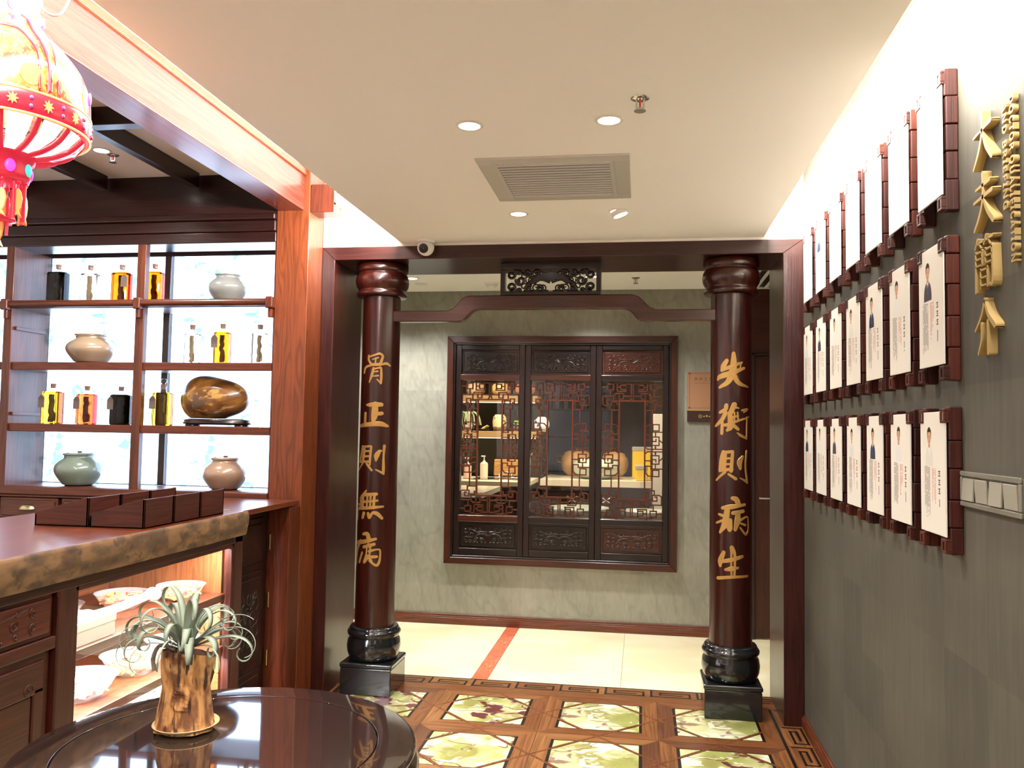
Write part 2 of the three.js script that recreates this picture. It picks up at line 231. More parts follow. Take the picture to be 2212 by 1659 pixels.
// ---------------------------------------------------------------- walls, ceilings, portal
{
  const w = (name, label, boxes, m) => { const s = struct(name, label, 'wall'); part(s, 'wall_face', boxes.map((b) => bx(...b, 0, 1)), m); return s; };
  w('wall_right', 'grey silk papered wall hung with profile frames and gold lettering', [[0.84, 1, 0, 3.05, -4.6, 2.5]], M.wallGrey);
  w('wall_left', 'plain wall at the far end of the shop behind the counter', [[-5.36, -5.2, 0, 3.05, -5.08, 2.5]], M.plaster);
  w('wall_front', 'plain wall behind the viewer', [[-5.36, 1, 0, 3.05, 2.5, 2.66]], M.plaster);
  w('wall_partition', 'white wall strip above the wooden portal', [[-1.83, 1, 2.536, 3.05, -5.08, -4.602], [0.84, 2.2, 0, 2.536, -5.08, -4.602]], M.plaster);
  w('wall_shelf_back', 'wall behind the lit display shelves', [[-5.36, -1.831, 0, 3.05, -5.08, -4.78]], M.foil);
  const cw = struct('wall_corridor', 'corridor wall in silver leaf paper around the lattice window', 'wall');
  const g = ext([[-4.7, 0], [0.79, 0], [0.79, 2.62], [-4.7, 2.62]], 0.14, 0, [[[-1.46, 0.52], [-1.46, 2.17], [0.22, 2.17], [0.22, 0.52]]]); g.translate(0, 0, -6.59);
  part(cw, 'wall_face', uvm(g, 1, false), M.foil);
  w('wall_corridor_left', 'end wall of the corridor', [[-4.8, -4.6, 0, 2.62, -6.6, -5.08]], M.foil); w('wall_corridor_right', 'end wall of the corridor beyond the door', [[2.1, 2.25, 0, 2.62, -6.6, -5.08]], M.foil);
  const cl = (label, boxes, m) => { const s = struct('ceiling', label, 'ceiling'); part(s, 'ceiling_face', boxes.map((b) => bx(...b, 0)), m); return s; };
  cl('suspended cream ceiling panel lit from its edges', [[-1.358, 0.636, 2.55, 2.68, -4.601, 1.9]], M.ceiling);
  cl('upper ceiling above the light coves', [[-2.02, 1, 2.97, 3.1, -4.62, 2.6]], M.plaster);
  cl('corridor ceiling with recessed lights', [[-4.7, 2.2, 2.585, 2.7, -6.6, -5.081]], M.ceiling);
  cl('ceiling between the dark beams behind the counter', [[-5.3, -2.012, 2.92, 3.1, -4.78, 2.6]], M.ceiling);
  for (const [x, s] of [[0.646, 1], [-1.368, -1]]) { const st = struct('trim', s > 0 ? 'glowing light strip on the ceiling edge facing the right wall' : 'glowing light strip on the ceiling edge facing the wooden beam', 'light strip'); part(st, 'diffuser', bx(x - 0.008, x + 0.006, 2.605, 2.655, -4.55, 1.85, 0.002), glow([1, 0.88, 0.72], 8)); }
  // portal: lintel and jambs, mitred at the front corners
  const p = struct('trim', 'dark red wooden portal frame around the opening to the corridor', 'portal');
  const leg = (x0, x1, out) => uvm(ext(out ? [[x0, 0], [x1, 0], [x1, 2.461], [x0, 2.536]] : [[x0, 0], [x1, 0], [x1, 2.536], [x0, 2.461]], 0.484, 0.0025), 1).translate(0, 0, -5.082);
  part(p, 'jamb', leg(-1.829, -1.755, true), M.redWood); part(p, 'jamb', leg(0.735, 0.8395, false), M.redWood);
  part(p, 'lintel', uvm(ext([[-1.755, 2.461], [0.735, 2.461], [0.8395, 2.536], [-1.829, 2.536]], 0.484, 0.0025), 0).translate(0, 0, -5.082), M.redWood);
  
  // skirtings
  const skirt = (name, label, x0, x1, z0, z1) => { const s = struct(name, label, 'skirting'), alongX = x1 - x0 > z1 - z0, t = 0.006;
    part(s, 'board', bx(x0, x1, 0, 0.05, z0, z1), M.skirting); part(s, 'moulding', alongX ? [bx(x0, x1, 0.05, 0.062, z0, z1 - t * 0.5), bx(x0, x1, 0.062, 0.078, z0, z1 - t)] : [bx(x0 + t, x1, 0.05, 0.06, z0, z1)], M.skirting); };
  skirt('baseboard_corridor', 'moulded wooden skirting along the corridor wall', -4.6, 0.785, -6.45, -6.43); skirt('baseboard_right', 'low wooden skirting along the grey wall', 0.822, 0.84, -4.598, 2.5);
  // corridor door
  const d = struct('door_1', 'plain dark wooden door at the end of the corridor wall', 'door');
  part(d, 'door_leaf', bx(0.83, 1.62, 0.01, 2.08, -6.5, -6.462, 0.003, 1), M.doorWood); part(d, 'transom_panel', bx(0.79, 1.66, 2.1, 2.585, -6.6, -6.452, 0.003, 0), M.doorWood);
  part(d, 'door_frame', [bx(0.79, 0.828, 0, 2.1, -6.6, -6.445), bx(1.622, 1.66, 0, 2.1, -6.6, -6.445), bx(0.79, 1.66, 2.082, 2.1, -6.6, -6.445)], M.brownDark); part(d, 'handle', [rod([0.86, 1.03, -6.46], [0.86, 1.03, -6.41], 0.009), rod([0.86, 1.03, -6.41], [0.96, 1.03, -6.41], 0.008)], M.chrome);
  w('wall_corridor_end', 'wall right of the corridor door', [[1.66, 2.2, 0, 2.62, -6.6, -6.45]], M.foil);
}

// ---------------------------------------------------------------- carved scrolls, shared by panels and fretwork
function spiral(cx, cy, R, turns, start, dir, r, sy = 1, seg = 22) {
  const pts = []; for (let k = 0; k <= 14; k++) { const t = k / 14, a = start + dir * turns * 6.283 * t, q = R * (1 - 0.78 * t); pts.push([cx + Math.cos(a) * q, cy + Math.sin(a) * q * sy, 0]); }
  return tube(pts, r, seg, 5);
}
function carving(w, h, r) {                   // mirrored scrollwork with a fan in the middle, lying in the x, y plane
  const L = [], add = (g) => { L.push(g); const m = g.clone(); m.scale(-1, 1, 1); const p = m.attributes.position, n = m.attributes.normal; for (let i = 0; i < p.count; i += 3) for (const A of [p, n]) { const t = [A.getX(i + 1), A.getY(i + 1), A.getZ(i + 1)]; A.setXYZ(i + 1, A.getX(i + 2), A.getY(i + 2), A.getZ(i + 2)); A.setXYZ(i + 2, ...t); } L.push(m); };
  const W = w / 2, H = h / 2;
  for (const [x, y, R, tn, st, d] of [[0.86, 0.5, 0.36, 1.2, 2, 1], [0.86, -0.5, 0.36, 1.2, -2, -1], [0.66, 0.02, 0.4, 1.3, 0.4, -1], [0.5, 0.66, 0.28, 1.2, 3.6, 1], [0.48, -0.64, 0.34, 1.2, 2.4, -1], [0.3, 0.62, 0.26, 1.1, 0, 1], [0.24, -0.66, 0.3, 1.25, 0.9, 1], [0.69, 0.74, 0.22, 1, 1, -1], [0.68, -0.78, 0.2, 1, 5, 1]])
    add(spiral(x * W, y * H, R * H, tn, st, d, r, 1));
  add(tube([[0.02 * W, -0.1 * H, 0], [0.2 * W, 0.12 * H, 0], [0.4 * W, 0.02 * H, 0], [0.52 * W, -0.3 * H, 0]], r * 1.2, 14, 5)); add(tube([[0.04 * W, 0.36 * H, 0], [0.22 * W, 0.4 * H, 0], [0.42 * W, 0.3 * H, 0], [0.56 * W, 0.52 * H, 0], [0.8 * W, 0.86 * H, 0]], r, 16, 5));
  for (let k = 0; k < 4; k++) add(tube([[0.03 * W * (k + 0.4), 0.02 * H, 0], [(0.06 + 0.085 * k) * W, (0.36 - 0.05 * k) * H, 0]], r * 0.9, 5, 5));
  for (let k = 0; k < 6; k++) add(sph(r * 1.5, [(0.1 + 0.15 * k) * W, -0.9 * H, 0], [1, 1, 0.8], 7, 5));
  const g = mergeGeometries(L.map(plain)); g.scale(1, 1, 0.8); return uvm(g, 0);
}

// ---------------------------------------------------------------- lattice window between corridor and kitchen
{
  const win = struct('window_1', 'square window of three fretwork sashes in a red wooden frame', 'window');
  const X0 = -1.505, X1 = 0.264, Y0 = 0.467, Y1 = 2.224, Z = -6.45;
  const bar = (w0, w1, z0, z1) => [ // four mitred bars between the two rectangles
    [[X0 + w0, Y1 - w0], [X1 - w0, Y1 - w0], [X1 - w1, Y1 - w1], [X0 + w1, Y1 - w1]], [[X0 + w0, Y0 + w0], [X0 + w1, Y0 + w1], [X1 - w1, Y0 + w1], [X1 - w0, Y0 + w0]],
    [[X0 + w0, Y0 + w0], [X0 + w0, Y1 - w0], [X0 + w1, Y1 - w1], [X0 + w1, Y0 + w1]], [[X1 - w0, Y0 + w0], [X1 - w1, Y0 + w1], [X1 - w1, Y1 - w1], [X1 - w0, Y1 - w0]]].map((p, i) => uvm(ext(p, z1 - z0, 0.003), i < 2 ? 0 : 1).translate(0, 0, z0));
  const o = bar(0, 0.05, Z, Z + 0.045), inn = bar(0.046, 0.064, Z - 0.06, Z + 0.03); o.forEach((g) => part(win, 'casing', [g], M.windowRed)); part(win, 'casing_bead', inn, M.dark);
  const Q = [[[63, 35], [133, 35], [133, 100], [63, 100], [63, 35]], [[0, 70], [63, 70]], [[113, 35], [113, 20], [173, 20]], [[173, 0], [173, 115], [278, 115]], [[173, 15], [248, 15], [273, 35], [273, 115]], [[273, 30], [344, 30]],
    [[213, 45], [273, 45], [273, 95], [213, 95], [213, 45]], [[173, 70], [213, 70]], [[333, 30], [333, 195], [318, 225]], [[98, 100], [98, 165]], [[0, 170], [133, 170], [153, 140], [243, 140], [243, 205], [193, 205], [193, 165]], [[133, 170], [133, 225], [344, 225]], [[243, 170], [333, 170]],
    [[8, 170], [8, 265], [33, 280], [108, 280], [108, 215], [58, 215], [58, 260], [80, 260]], [[108, 235], [173, 235], [173, 270], [198, 270]], [[88, 280], [88, 330], [198, 330]], [[113, 330], [113, 490]], [[38, 490], [108, 490], [108, 560], [38, 560], [38, 490]], [[113, 490], [158, 495], [188, 525], [188, 605]],
    [[0, 575], [128, 575], [128, 605], [198, 605]], [[38, 630], [128, 630], [128, 725], [38, 725], [38, 630]], [[113, 630], [113, 680], [73, 680], [73, 655]], [[128, 665], [198, 665]], [[0, 695], [38, 665]], [[78, 575], [78, 630]], [[78, 725], [78, 768]], [[0, 768], [163, 768], [198, 742]]];
  const OW = 0.456, OY0 = 0.84, OY1 = 1.884, glass = mat(0xffffff, { transmission: 1, roughness: 0.02, thickness: 0, ior: 1.45 });
  const barG = (a, b, t, d) => { const dx = b[0] - a[0], dy = b[1] - a[1], l = Math.hypot(dx, dy), g = new THREE.BoxGeometry(l + t, t, d); g.rotateZ(Math.atan2(dy, dx)); g.translate((a[0] + b[0]) / 2, (a[1] + b[1]) / 2, 0); return plain(g); };
  const lat = [];
  for (const [fx, fy] of [[0, 0], [1, 0], [0, 1], [1, 1]]) for (const line of Q) {
    const P = line.map(([x, y]) => [((fx ? 688 - x : x) / 688 - 0.5) * OW, (0.5 - (fy ? 1565 - y : y) / 1565) * (OY1 - OY0)]);
    for (let k = 0; k + 1 < P.length; k++) lat.push(barG(P[k], P[k + 1], 0.0088, 0.018));
  }
  for (const [fx, fy] of [[0, 0], [1, 0], [0, 1], [1, 1]]) lat.push(sph(0.0075, [(fx ? 1 : -1) * (0.5 - 78 / 688) * OW, (fy ? -1 : 1) * 0.022, 0], [1, 1, 1], 8, 6));
  const rx = (0.5 - 198 / 688) * OW, ry = (0.5 - 225 / 1565) * (OY1 - OY0), inner = [[-rx, -ry], [rx, -ry], [rx, ry], [-rx, ry], [-rx, -ry]].map((p) => p), frameG = []; for (let k = 0; k < 4; k++) frameG.push(barG(inner[k], inner[k + 1], 0.0115, 0.022));
  const latG = uvm(merge(lat), 1), frG = uvm(merge(frameG), 1), carv = carving(0.4, 0.13, 0.0052);
  for (let k = 0; k < 3; k++) {
    const x0 = -1.441 + k * 0.5473, x1 = x0 + 0.5453, c = (x0 + x1) / 2, s = part(win, 'sash', [bx(x0, x0 + 0.045, 0.532, 2.16, Z - 0.055, Z + 0.012, 0.004), bx(x1 - 0.045, x1, 0.532, 2.16, Z - 0.055, Z + 0.012, 0.004), bx(x0 + 0.045, x1 - 0.045, 2.122, 2.16, Z - 0.05, Z + 0.012), bx(x0 + 0.045, x1 - 0.045, 0.532, 0.585, Z - 0.05, Z + 0.012)], M.dark);
    const red = k < 2 ? M.windowRed : M.dark;
    part(s, 'rail', bx(x0 + 0.036, x1 - 0.036, OY1, 1.931, Z - 0.05, Z + 0.018, 0.008), k < 2 ? M.windowRed : M.dark); part(s, 'rail', bx(x0 + 0.036, x1 - 0.036, 0.787, OY0, Z - 0.05, Z + 0.018, 0.008), k === 0 ? M.windowRed : M.dark);
    part(s, 'pane', bx(x0 + 0.04, x1 - 0.04, OY0 - 0.004, OY1 + 0.004, Z - 0.034, Z - 0.03, 0), glass);
    const l = part(s, 'lattice', latG, M.lattice, 'open fretwork of small wooden squares'); l.position.set(c, (OY0 + OY1) / 2, Z - 0.012);
    const fr = part(s, 'inner_frame', frG, M.lattice); fr.position.set(c, (OY0 + OY1) / 2, Z - 0.01);
    for (const [y0, y1] of [[1.931, 2.122], [0.585, 0.787]]) {
      const m = k === 2 ? M.windowRed : M.dark, ym = (y0 + y1) / 2; part(s, 'carved_panel', [bx(x0 + 0.04, x1 - 0.04, y0, y1, Z - 0.05, Z - 0.012, 0.002), bx(x0 + 0.062, x1 - 0.062, y0 + 0.018, y1 - 0.018, Z - 0.02, Z - 0.004, 0.004)], m);
      const cv = part(s, 'carving', carv, m); cv.position.set(c, ym, Z - 0.004);
    }
  }
}

// ---------------------------------------------------------------- brush-written characters: strokes of [across, up, width] in millimetres
const CARVED = {
  bone: [[[-39,74,9],[-40,50,10],[-21,22,10]],[[-39,66,8],[-1,77,9],[28,85,10],[46,72,11],[41,50,13],[32,22,14]],[[-13,52,6],[21,62,6]],[[6,60,7],[4,30,7]],[[-18,24,9],[37,26,9]],[[-74,-26,7],[-66,2,12],[-32,16,10],[32,21,9],[70,29,12],[90,18,9]],[[-6,0,11],[-16,-38,14],[-31,-79,7]],[[-6,-4,7],[32,5,9]],[[38,2,10],[40,-46,12],[38,-85,10]],[[38,-85,9],[16,-63,5]],[[-3,-20,6],[19,-17,7]],[[-11,-46,6],[22,-42,8]]],
  right: [[[-44,60,10],[-21,60,19],[-1,62,20],[44,62,18]],[[9,62,27],[5,2,31],[-1,-36,17]],[[9,6,16],[48,12,16]],[[-55,12,12],[-57,-42,14]],[[-101,-62,16],[-16,-51,20],[46,-49,21],[84,-60,12]]],
  rule: [[[-73,75,10],[-90,23,14],[-101,-13,11]],[[-74,71,10],[-16,77,10]],[[-8,75,10],[-13,23,11],[-16,-29,10]],[[-57,71,16],[-66,-9,16]],[[-49,48,10],[-16,50,7]],[[-53,18,10],[-16,20,7]],[[-96,-15,12],[-16,-11,10]],[[-70,-25,10],[-114,-62,6]],[[-36,-25,10],[-3,-60,10]],[[53,52,5],[41,49,15],[24,23,23],[21,-3,10]],[[67,79,14],[64,23,10],[65,-54,14],[65,-79,10]],[[65,-77,12],[21,-56,6]]],
  without: [[[-34,85,8],[-49,64,16],[-76,40,14],[-74,-12,10]],[[-53,60,16],[28,66,14]],[[-66,18,12],[34,29,10]],[[-56,56,12],[-59,-16,11]],[[-25,56,10],[-28,-16,10]],[[-5,58,10],[-7,-14,10]],[[17,62,12],[14,-12,12]],[[-114,3,11],[-63,-1,10]],[[-114,-40,8],[-114,-27,13],[-16,-13,15],[67,-5,10]],[[-114,-85,8],[-114,-62,11],[-114,-50,8]],[[-49,-46,17],[-56,-68,16]],[[-18,-46,14],[-10,-68,14],[9,-41,13],[32,-44,18],[62,-70,14]]],
  illness: [[[-46,86,13],[-21,88,19],[-11,64,22]],[[-114,32,17],[-32,45,20],[30,61,12]],[[-70,44,18],[-99,0,20],[-114,-49,21],[-114,-86,10]],[[-114,38,8],[-114,27,9]],[[-114,4,8],[-114,-13,14]],[[-114,-37,7],[-114,-33,16]],[[-39,14,16],[21,31,15]],[[-8,20,26],[-15,-33,26],[-34,-69,17]],[[-53,-21,12],[-74,-73,14]],[[-5,-9,14],[32,1,8],[54,0,8],[57,-41,10],[51,-73,14],[39,-88,13],[-3,-63,9]],[[-1,-41,16],[37,-39,13]],[[-13,-37,16],[10,-64,10]]],
  lose: [[[-34,52,18],[-52,24,23],[-60,3,14]],[[-60,0,13],[-9,21,17],[49,43,9]],[[3,91,16],[4,45,26],[-4,-13,30],[-27,-63,23],[-72,-91,13]],[[-83,-47,13],[-75,-36,21],[-5,-14,22],[62,13,12]],[[3,-22,23],[32,-68,19],[91,-88,7]],[[44,37,8],[39,14,6]]],
  balance: [[[-35,86,18],[-40,65,18],[-70,49,13]],[[-39,45,19],[-61,7,18],[-98,-24,12]],[[-57,-5,13],[-60,-63,15]],[[8,90,22],[-9,52,21]],[[8,77,11],[29,73,8]],[[-17,45,19],[-12,-5,24],[-14,-31,25],[-29,-47,13]],[[-9,20,14],[27,31,8]],[[25,49,8],[28,7,8]],[[8,49,7],[8,-1,7]],[[-9,-10,13],[57,15,7]],[[-60,-21,10],[-14,-17,17]],[[0,-18,17],[27,-40,13]],[[49,61,8],[89,67,10],[62,52,8]],[[36,6,8],[100,26,6]],[[84,24,7],[81,-90,9]],[[79,-89,10],[41,-73,11],[23,-60,5]]],
  rule2: [[[-50,76,18],[-61,37,19],[-69,-22,16]],[[-50,75,13],[-5,80,13]],[[-1,80,13],[-9,-22,16]],[[-42,70,18],[-47,-18,18]],[[-36,43,10],[-5,45,8]],[[-36,12,10],[-5,14,8]],[[-69,-21,15],[-5,-14,13]],[[-42,-30,13],[-92,-74,9]],[[-22,-41,10],[15,-64,13]],[[54,54,12],[37,24,23],[41,-9,12]],[[81,84,10],[74,-1,9],[87,-84,11]],[[85,-81,13],[39,-60,5]]],
  illness2: [[[-1,96,16],[18,90,22],[28,72,23]],[[-53,42,15],[-18,48,21],[68,62,11]],[[-29,37,23],[-35,-5,27],[-45,-51,26],[-67,-87,13]],[[-75,7,10],[-57,2,13]],[[-89,-39,10],[-50,-23,11]],[[-34,-30,21],[-17,-72,17]],[[-13,-22,17],[-9,-65,13]],[[2,17,16],[57,27,15]],[[28,19,21],[25,-22,26],[13,-70,15]],[[34,-23,12],[87,-4,7],[95,-39,8],[92,-81,10],[77,-96,12],[39,-60,7]],[[37,-35,8],[71,-47,11]]],
  life: [[[-48,54,18],[-66,10,26],[-67,-14,15]],[[-69,5,15],[-9,18,18],[52,37,14]],[[-5,83,19],[2,56,26],[2,-6,26],[2,-65,22]],[[-36,-34,13],[-5,-28,21],[27,-22,10]],[[-80,-83,16],[-5,-72,14],[87,-68,11]]],};
function strokeSamples(st, n = 7) {
  const c = new THREE.CatmullRomCurve3(st.map((p) => V3(p[0], p[1], p[2])), false, 'centripetal'), k = (st.length - 1) * n, P = c.getPoints(k), out = [];
  for (let i = 0; i <= k; i++) { const a = P[Math.max(0, i - 1)], b = P[Math.min(k, i + 1)], l = Math.hypot(b.x - a.x, b.y - a.y) || 1; out.push({ x: P[i].x, y: P[i].y, w: P[i].z / 2, tx: (b.x - a.x) / l, ty: (b.y - a.y) / l }); }
  const cap = (q, s) => [[0.45, 0.9], [0.8, 0.6], [1, 0.15]].map(([d, f]) => ({ ...q, x: q.x + s * q.tx * q.w * d, y: q.y + s * q.ty * q.w * d, w: q.w * f }));
  return [...cap(out[0], -1).reverse(), ...out, ...cap(out[k], 1)];
}
function glyphOn(strokes, place, h, fat = 1) {           // place(x, y, height) -> point; strokes become low ridges or bars
  const L = [];
  for (const st of strokes) {
    const S = strokeSamples(st.map(([a, b, c]) => [a, b, c * fat])), row = (q) => { const nx = -q.ty * q.w, ny = q.tx * q.w; return [place(q.x + nx, q.y + ny, -0.6), place(q.x + nx * 0.8, q.y + ny * 0.8, h), place(q.x - nx * 0.8, q.y - ny * 0.8, h), place(q.x - nx, q.y - ny, -0.6)]; };
    for (let i = 0; i + 1 < S.length; i++) { const a = row(S[i]), b = row(S[i + 1]); for (let k = 0; k < 3; k++) L.push(a[k], a[k + 1], b[k + 1], a[k], b[k + 1], b[k]); }
  }
  return tri3(L);
}
// ---------------------------------------------------------------- the two columns
{
  const build = (name, label, x, chars, words) => {
    const c = thing(name, label, 'column', [x, 0, -4.775], 'round red columns flanking the portal'), R = 0.111;
    part(c, 'plinth', [bx(-0.148, 0.148, 0, 0.15, -0.148, 0.148, 0.006), bx(-0.153, 0.153, 0.15, 0.178, -0.153, 0.153, 0.01)], M.granite, 'square black granite plinth');
    part(c, 'base_drum', lathe([[0.12, 0.176], [0.138, 0.185], [0.151, 0.22], [0.155, 0.255], [0.149, 0.29], [0.14, 0.305], [0.143, 0.31], [0.152, 0.32], [0.153, 0.334], [0.146, 0.345], [0.14, 0.347], [0.14, 0.357], [0.134, 0.366], [0.1, 0.368]], 48), M.granite, 'turned black granite drum');
    const sh = plain(new THREE.CylinderGeometry(R - 0.002, R + 0.003, 1.93, 48, 12, true)); { const p = sh.attributes.position, uv = sh.attributes.uv; for (let i = 0; i < p.count; i++) uv.setXY(i, uv.getX(i) * 0.66, p.getY(i)); } sh.translate(0, 0.36 + 0.965, 0);
    part(c, 'shaft', sh, M.column);
    part(c, 'capital', lathe([[R - 0.004, 2.262], [0.142, 2.266], [0.149, 2.278], [0.145, 2.292], [0.136, 2.3], [0.14, 2.31], [0.152, 2.33], [0.157, 2.356], [0.153, 2.384], [0.143, 2.402], [0.136, 2.406], [0.145, 2.412], [0.151, 2.42], [0.151, 2.4565], [0.12, 2.4568]], 48), M.column, 'turned wooden capital');
    for (const [g, y] of chars) part(c, 'gold_character', glyphOn(CARVED[g], (u, v, h) => { const r = R + 0.0012 + h * 0.0013, a = u / 112; return [Math.sin(a) * r, y + v / 1000, Math.cos(a) * r]; }, 1, 1.35), M.gold, 'gilded brush character');
  };
  build('column', 'red wooden column with five gold characters beside the counter end', -1.523, [['bone', 1.842], ['right', 1.571], ['rule', 1.317], ['without', 1.056], ['illness', 0.807]]);
  build('column', 'red wooden column with five gold characters beside the grey wall', 0.484, [['lose', 1.84], ['balance', 1.564], ['rule2', 1.322], ['illness2', 1.058], ['life', 0.808]]);
}
// ---------------------------------------------------------------- stepped brace and fretwork between the columns
{
  const q = (a, b, n, f) => { const o = []; for (let k = 0; k <= n; k++) { const t = k / n, s = t * t * (3 - 2 * t); o.push([a[0] + (b[0] - a[0]) * t, a[1] + (b[1] - a[1]) * (f ? s : t)]); } return o; };
  const top = [[-1.45, 2.182], [-1.115, 2.182], ...q([-1.1, 2.187], [-1.005, 2.263], 5, true), [-0.985, 2.268], [-0.06, 2.268], ...q([-0.04, 2.262], [0.06, 2.186], 5, true), [0.075, 2.182], [0.4, 2.182]];
  const bot = [[0.4, 2.118], [0.01, 2.118], ...q([-0.005, 2.12], [-0.09, 2.186], 5, true), [-0.11, 2.19], [-0.93, 2.19], ...q([-0.945, 2.186], [-1.035, 2.12], 5, true), [-1.05, 2.118], [-1.45, 2.118]];
  lone('brace_beam', 'stepped wooden brace spanning between the two columns', 'beam', uvm(ext([...top, ...bot].map(([x, y]) => [x + 0.5, y - 2.118]), 0.06, 0.004), 0), M.windowRed, [-0.5, 2.118, -4.775]);
  const f = thing('fretwork_panel', 'pierced wooden scroll panel hanging from the lintel above the brace', 'panel', [-0.52, 2.269, -4.745]);
  const hw = 0.288, H = 0.187; part(f, 'frame', [bx(-hw, hw, 0, 0.02, -0.03, 0.02), bx(-hw, hw, H - 0.036, H, -0.03, 0.02), bx(-hw, -hw + 0.028, 0.02, H - 0.036, -0.03, 0.02), bx(hw - 0.028, hw, 0.02, H - 0.036, -0.03, 0.02)], M.dark);
  const cv = merge([carving(0.53, 0.142, 0.0088), carving(0.36, 0.13, 0.0045)]); part(f, 'scrollwork', cv, M.dark).position.set(0, 0.0855, -0.006);
  const bat = [[0, 0.052], [0.03, 0.046], [0.07, 0.038], [0.105, 0.012], [0.12, -0.012], [0.095, -0.02], [0.06, 0.002], [0.03, 0.008], [0.012, -0.006], [0, 0]], full = [...bat, ...bat.slice(1, -1).reverse().map(([x, y]) => [-x, y])];
  part(f, 'center_motif', uvm(ext(full, 0.014, 0.002), 0), M.dark).position.set(0, 0.085, -0.012);
}
// ---------------------------------------------------------------- ceiling fittings
{
  const down = (x, y, z, label, cd, group, tilt = 0, on = true) => {
    const d = thing('downlight', label, 'downlight', [x, y, z], group);
    part(d, 'trim_ring', lathe([[0.036, -0.001], [0.038, -0.004], [0.045, -0.005], [0.049, -0.002], [0.049, 0.0005]], 32), M.trimRing);
    const l = part(d, 'lens', cyl(0.037, 0.037, 0.004, 32, [0, -0.001, 0]), on ? M.lampOn : M.trimRing); if (tilt) { l.rotation.z = tilt; l.position.set(0.006, -0.012, 0); part(d, 'gimbal', lathe([[0.035, -0.024], [0.04, -0.02], [0.04, 0.0], [0.036, 0.0]], 28), M.trimRing).rotation.z = tilt; }
    if (on) spot(d, NEUTRAL, cd, [0, -0.03, 0], 1.15, [tilt * 1.2, -1, 0]);
    return d;
  };
  const g = 'round downlights in the suspended ceiling';
  down(-0.597, 2.55, -2.806, 'round downlight before the air grille, away from the sprinkler', 6, g); down(-0.117, 2.55, -2.806, 'round downlight right beside the ceiling sprinkler', 6, g); down(-0.6, 2.55, -4.0, 'round flush downlight between air grille and portal', 6, g); down(-0.115, 2.55, -3.99, 'tilted downlight between air grille and portal', 6, g, 0.35);
  for (const z of [-1.6, -0.4, 0.8]) for (const x of [-0.6, -0.115]) down(x, 2.55, z, 'round downlight over the viewer in the suspended ceiling', z > -1 ? 14 : 5, g);
  const h = 'downlights of the corridor'; down(-1.651, 2.585, -5.864, 'lit corridor downlight beside an unlit one', 11, h); down(-1.646, 2.585, -6.1, 'unlit corridor downlight close to the wall', 0, h, 0, false); down(-2.12, 2.585, -5.864, 'lit corridor downlight behind the portal jamb', 11, h); down(-0.36, 2.585, -5.877, 'lit corridor downlight seen through the fretwork panel', 12, h); down(0.45, 2.585, -5.6, 'lit corridor downlight before the door', 4, h);
  down(-2.79, 2.92, -3.935, 'downlight between the dark beams behind the counter', 9, 'downlights behind the counter'); down(-2.79, 2.92, -2.2, 'downlight between the dark beams over the counter', 14, 'downlights behind the counter');
  const sprinkler = (x, y, z, label) => { const s = thing('sprinkler', label, 'sprinkler', [x, y, z], 'fire sprinklers'); part(s, 'escutcheon', lathe([[0.001, -0.008], [0.02, -0.007], [0.03, -0.002], [0.03, 0]], 24), M.chrome);
    part(s, 'frame', [rod([-0.011, -0.006, 0], [-0.011, -0.032, 0], 0.0028), rod([0.011, -0.006, 0], [0.011, -0.032, 0], 0.0028), bx(-0.013, 0.013, -0.036, -0.031, -0.004, 0.004, 0.001)], M.chrome); part(s, 'bulb', cyl(0.003, 0.003, 0.024, 8, [0, -0.019, 0]), mat([0.6, 0.05, 0.04], { roughness: 0.2 })); part(s, 'deflector', cyl(0.019, 0.019, 0.0025, 16, [0, -0.041, 0]), M.chrome); };
  sprinkler(-0.013, 2.55, -2.63, 'chrome sprinkler head in the suspended ceiling'); sprinkler(-0.05, 2.585, -5.95, 'sprinkler head in the corridor ceiling'); sprinkler(-2.774, 2.92, -4.01, 'sprinkler head between the dark beams');
  const a = thing('air_grille', 'square metal air grille with many slats in the suspended ceiling', 'air grille', [-0.352, 2.55, -3.453]);
  const o = 0.298, n = 0.238; part(a, 'frame', [bx(-o, o, -0.008, 0.001, -o, -n, 0.002), bx(-o, o, -0.008, 0.001, n, o, 0.002), bx(-o, -n, -0.008, 0.001, -n, n, 0.002), bx(n, o, -0.008, 0.001, -n, n, 0.002)], M.grille);
  part(a, 'inner_frame', [bx(-n, -n + 0.018, -0.012, -0.004, -n, n, 0.002), bx(n - 0.018, n, -0.012, -0.004, -n, n, 0.002), bx(-n + 0.018, n - 0.018, -0.011, -0.004, -n, -n + 0.012, 0.002), bx(-n + 0.018, n - 0.018, -0.011, -0.004, n - 0.012, n, 0.002)], M.grille); part(a, 'duct_shade', bx(-n, n, -0.002, 0.0008, -n, n, 0), mat([0.2, 0.19, 0.17]));  // dark sheet behind the slats paints the shade inside the duct
  const sl = bx(-n + 0.016, n - 0.016, -0.004, 0.004, -0.0065, 0.0065, 0.0012); for (let k = 0; k < 14; k++) { const s = part(a, 'slat', sl, M.grille); s.position.set(0, -0.0085, -n + 0.026 + k * 0.0328); s.rotation.x = 0.25; }
  const sd = thing('smoke_detector', 'round white smoke detector on the corridor ceiling', 'smoke detector', [-1.11, 2.585, -6.1]); part(sd, 'base', cyl(0.045, 0.055, 0.018, 28, [0, -0.009, 0]), M.white); part(sd, 'sensor', lathe([[0.001, -0.048], [0.022, -0.046], [0.034, -0.036], [0.04, -0.017]], 28), M.white); part(sd, 'vent_ring', cyl(0.037, 0.041, 0.004, 28, [0, -0.02, 0]), mat([0.25, 0.24, 0.22]));
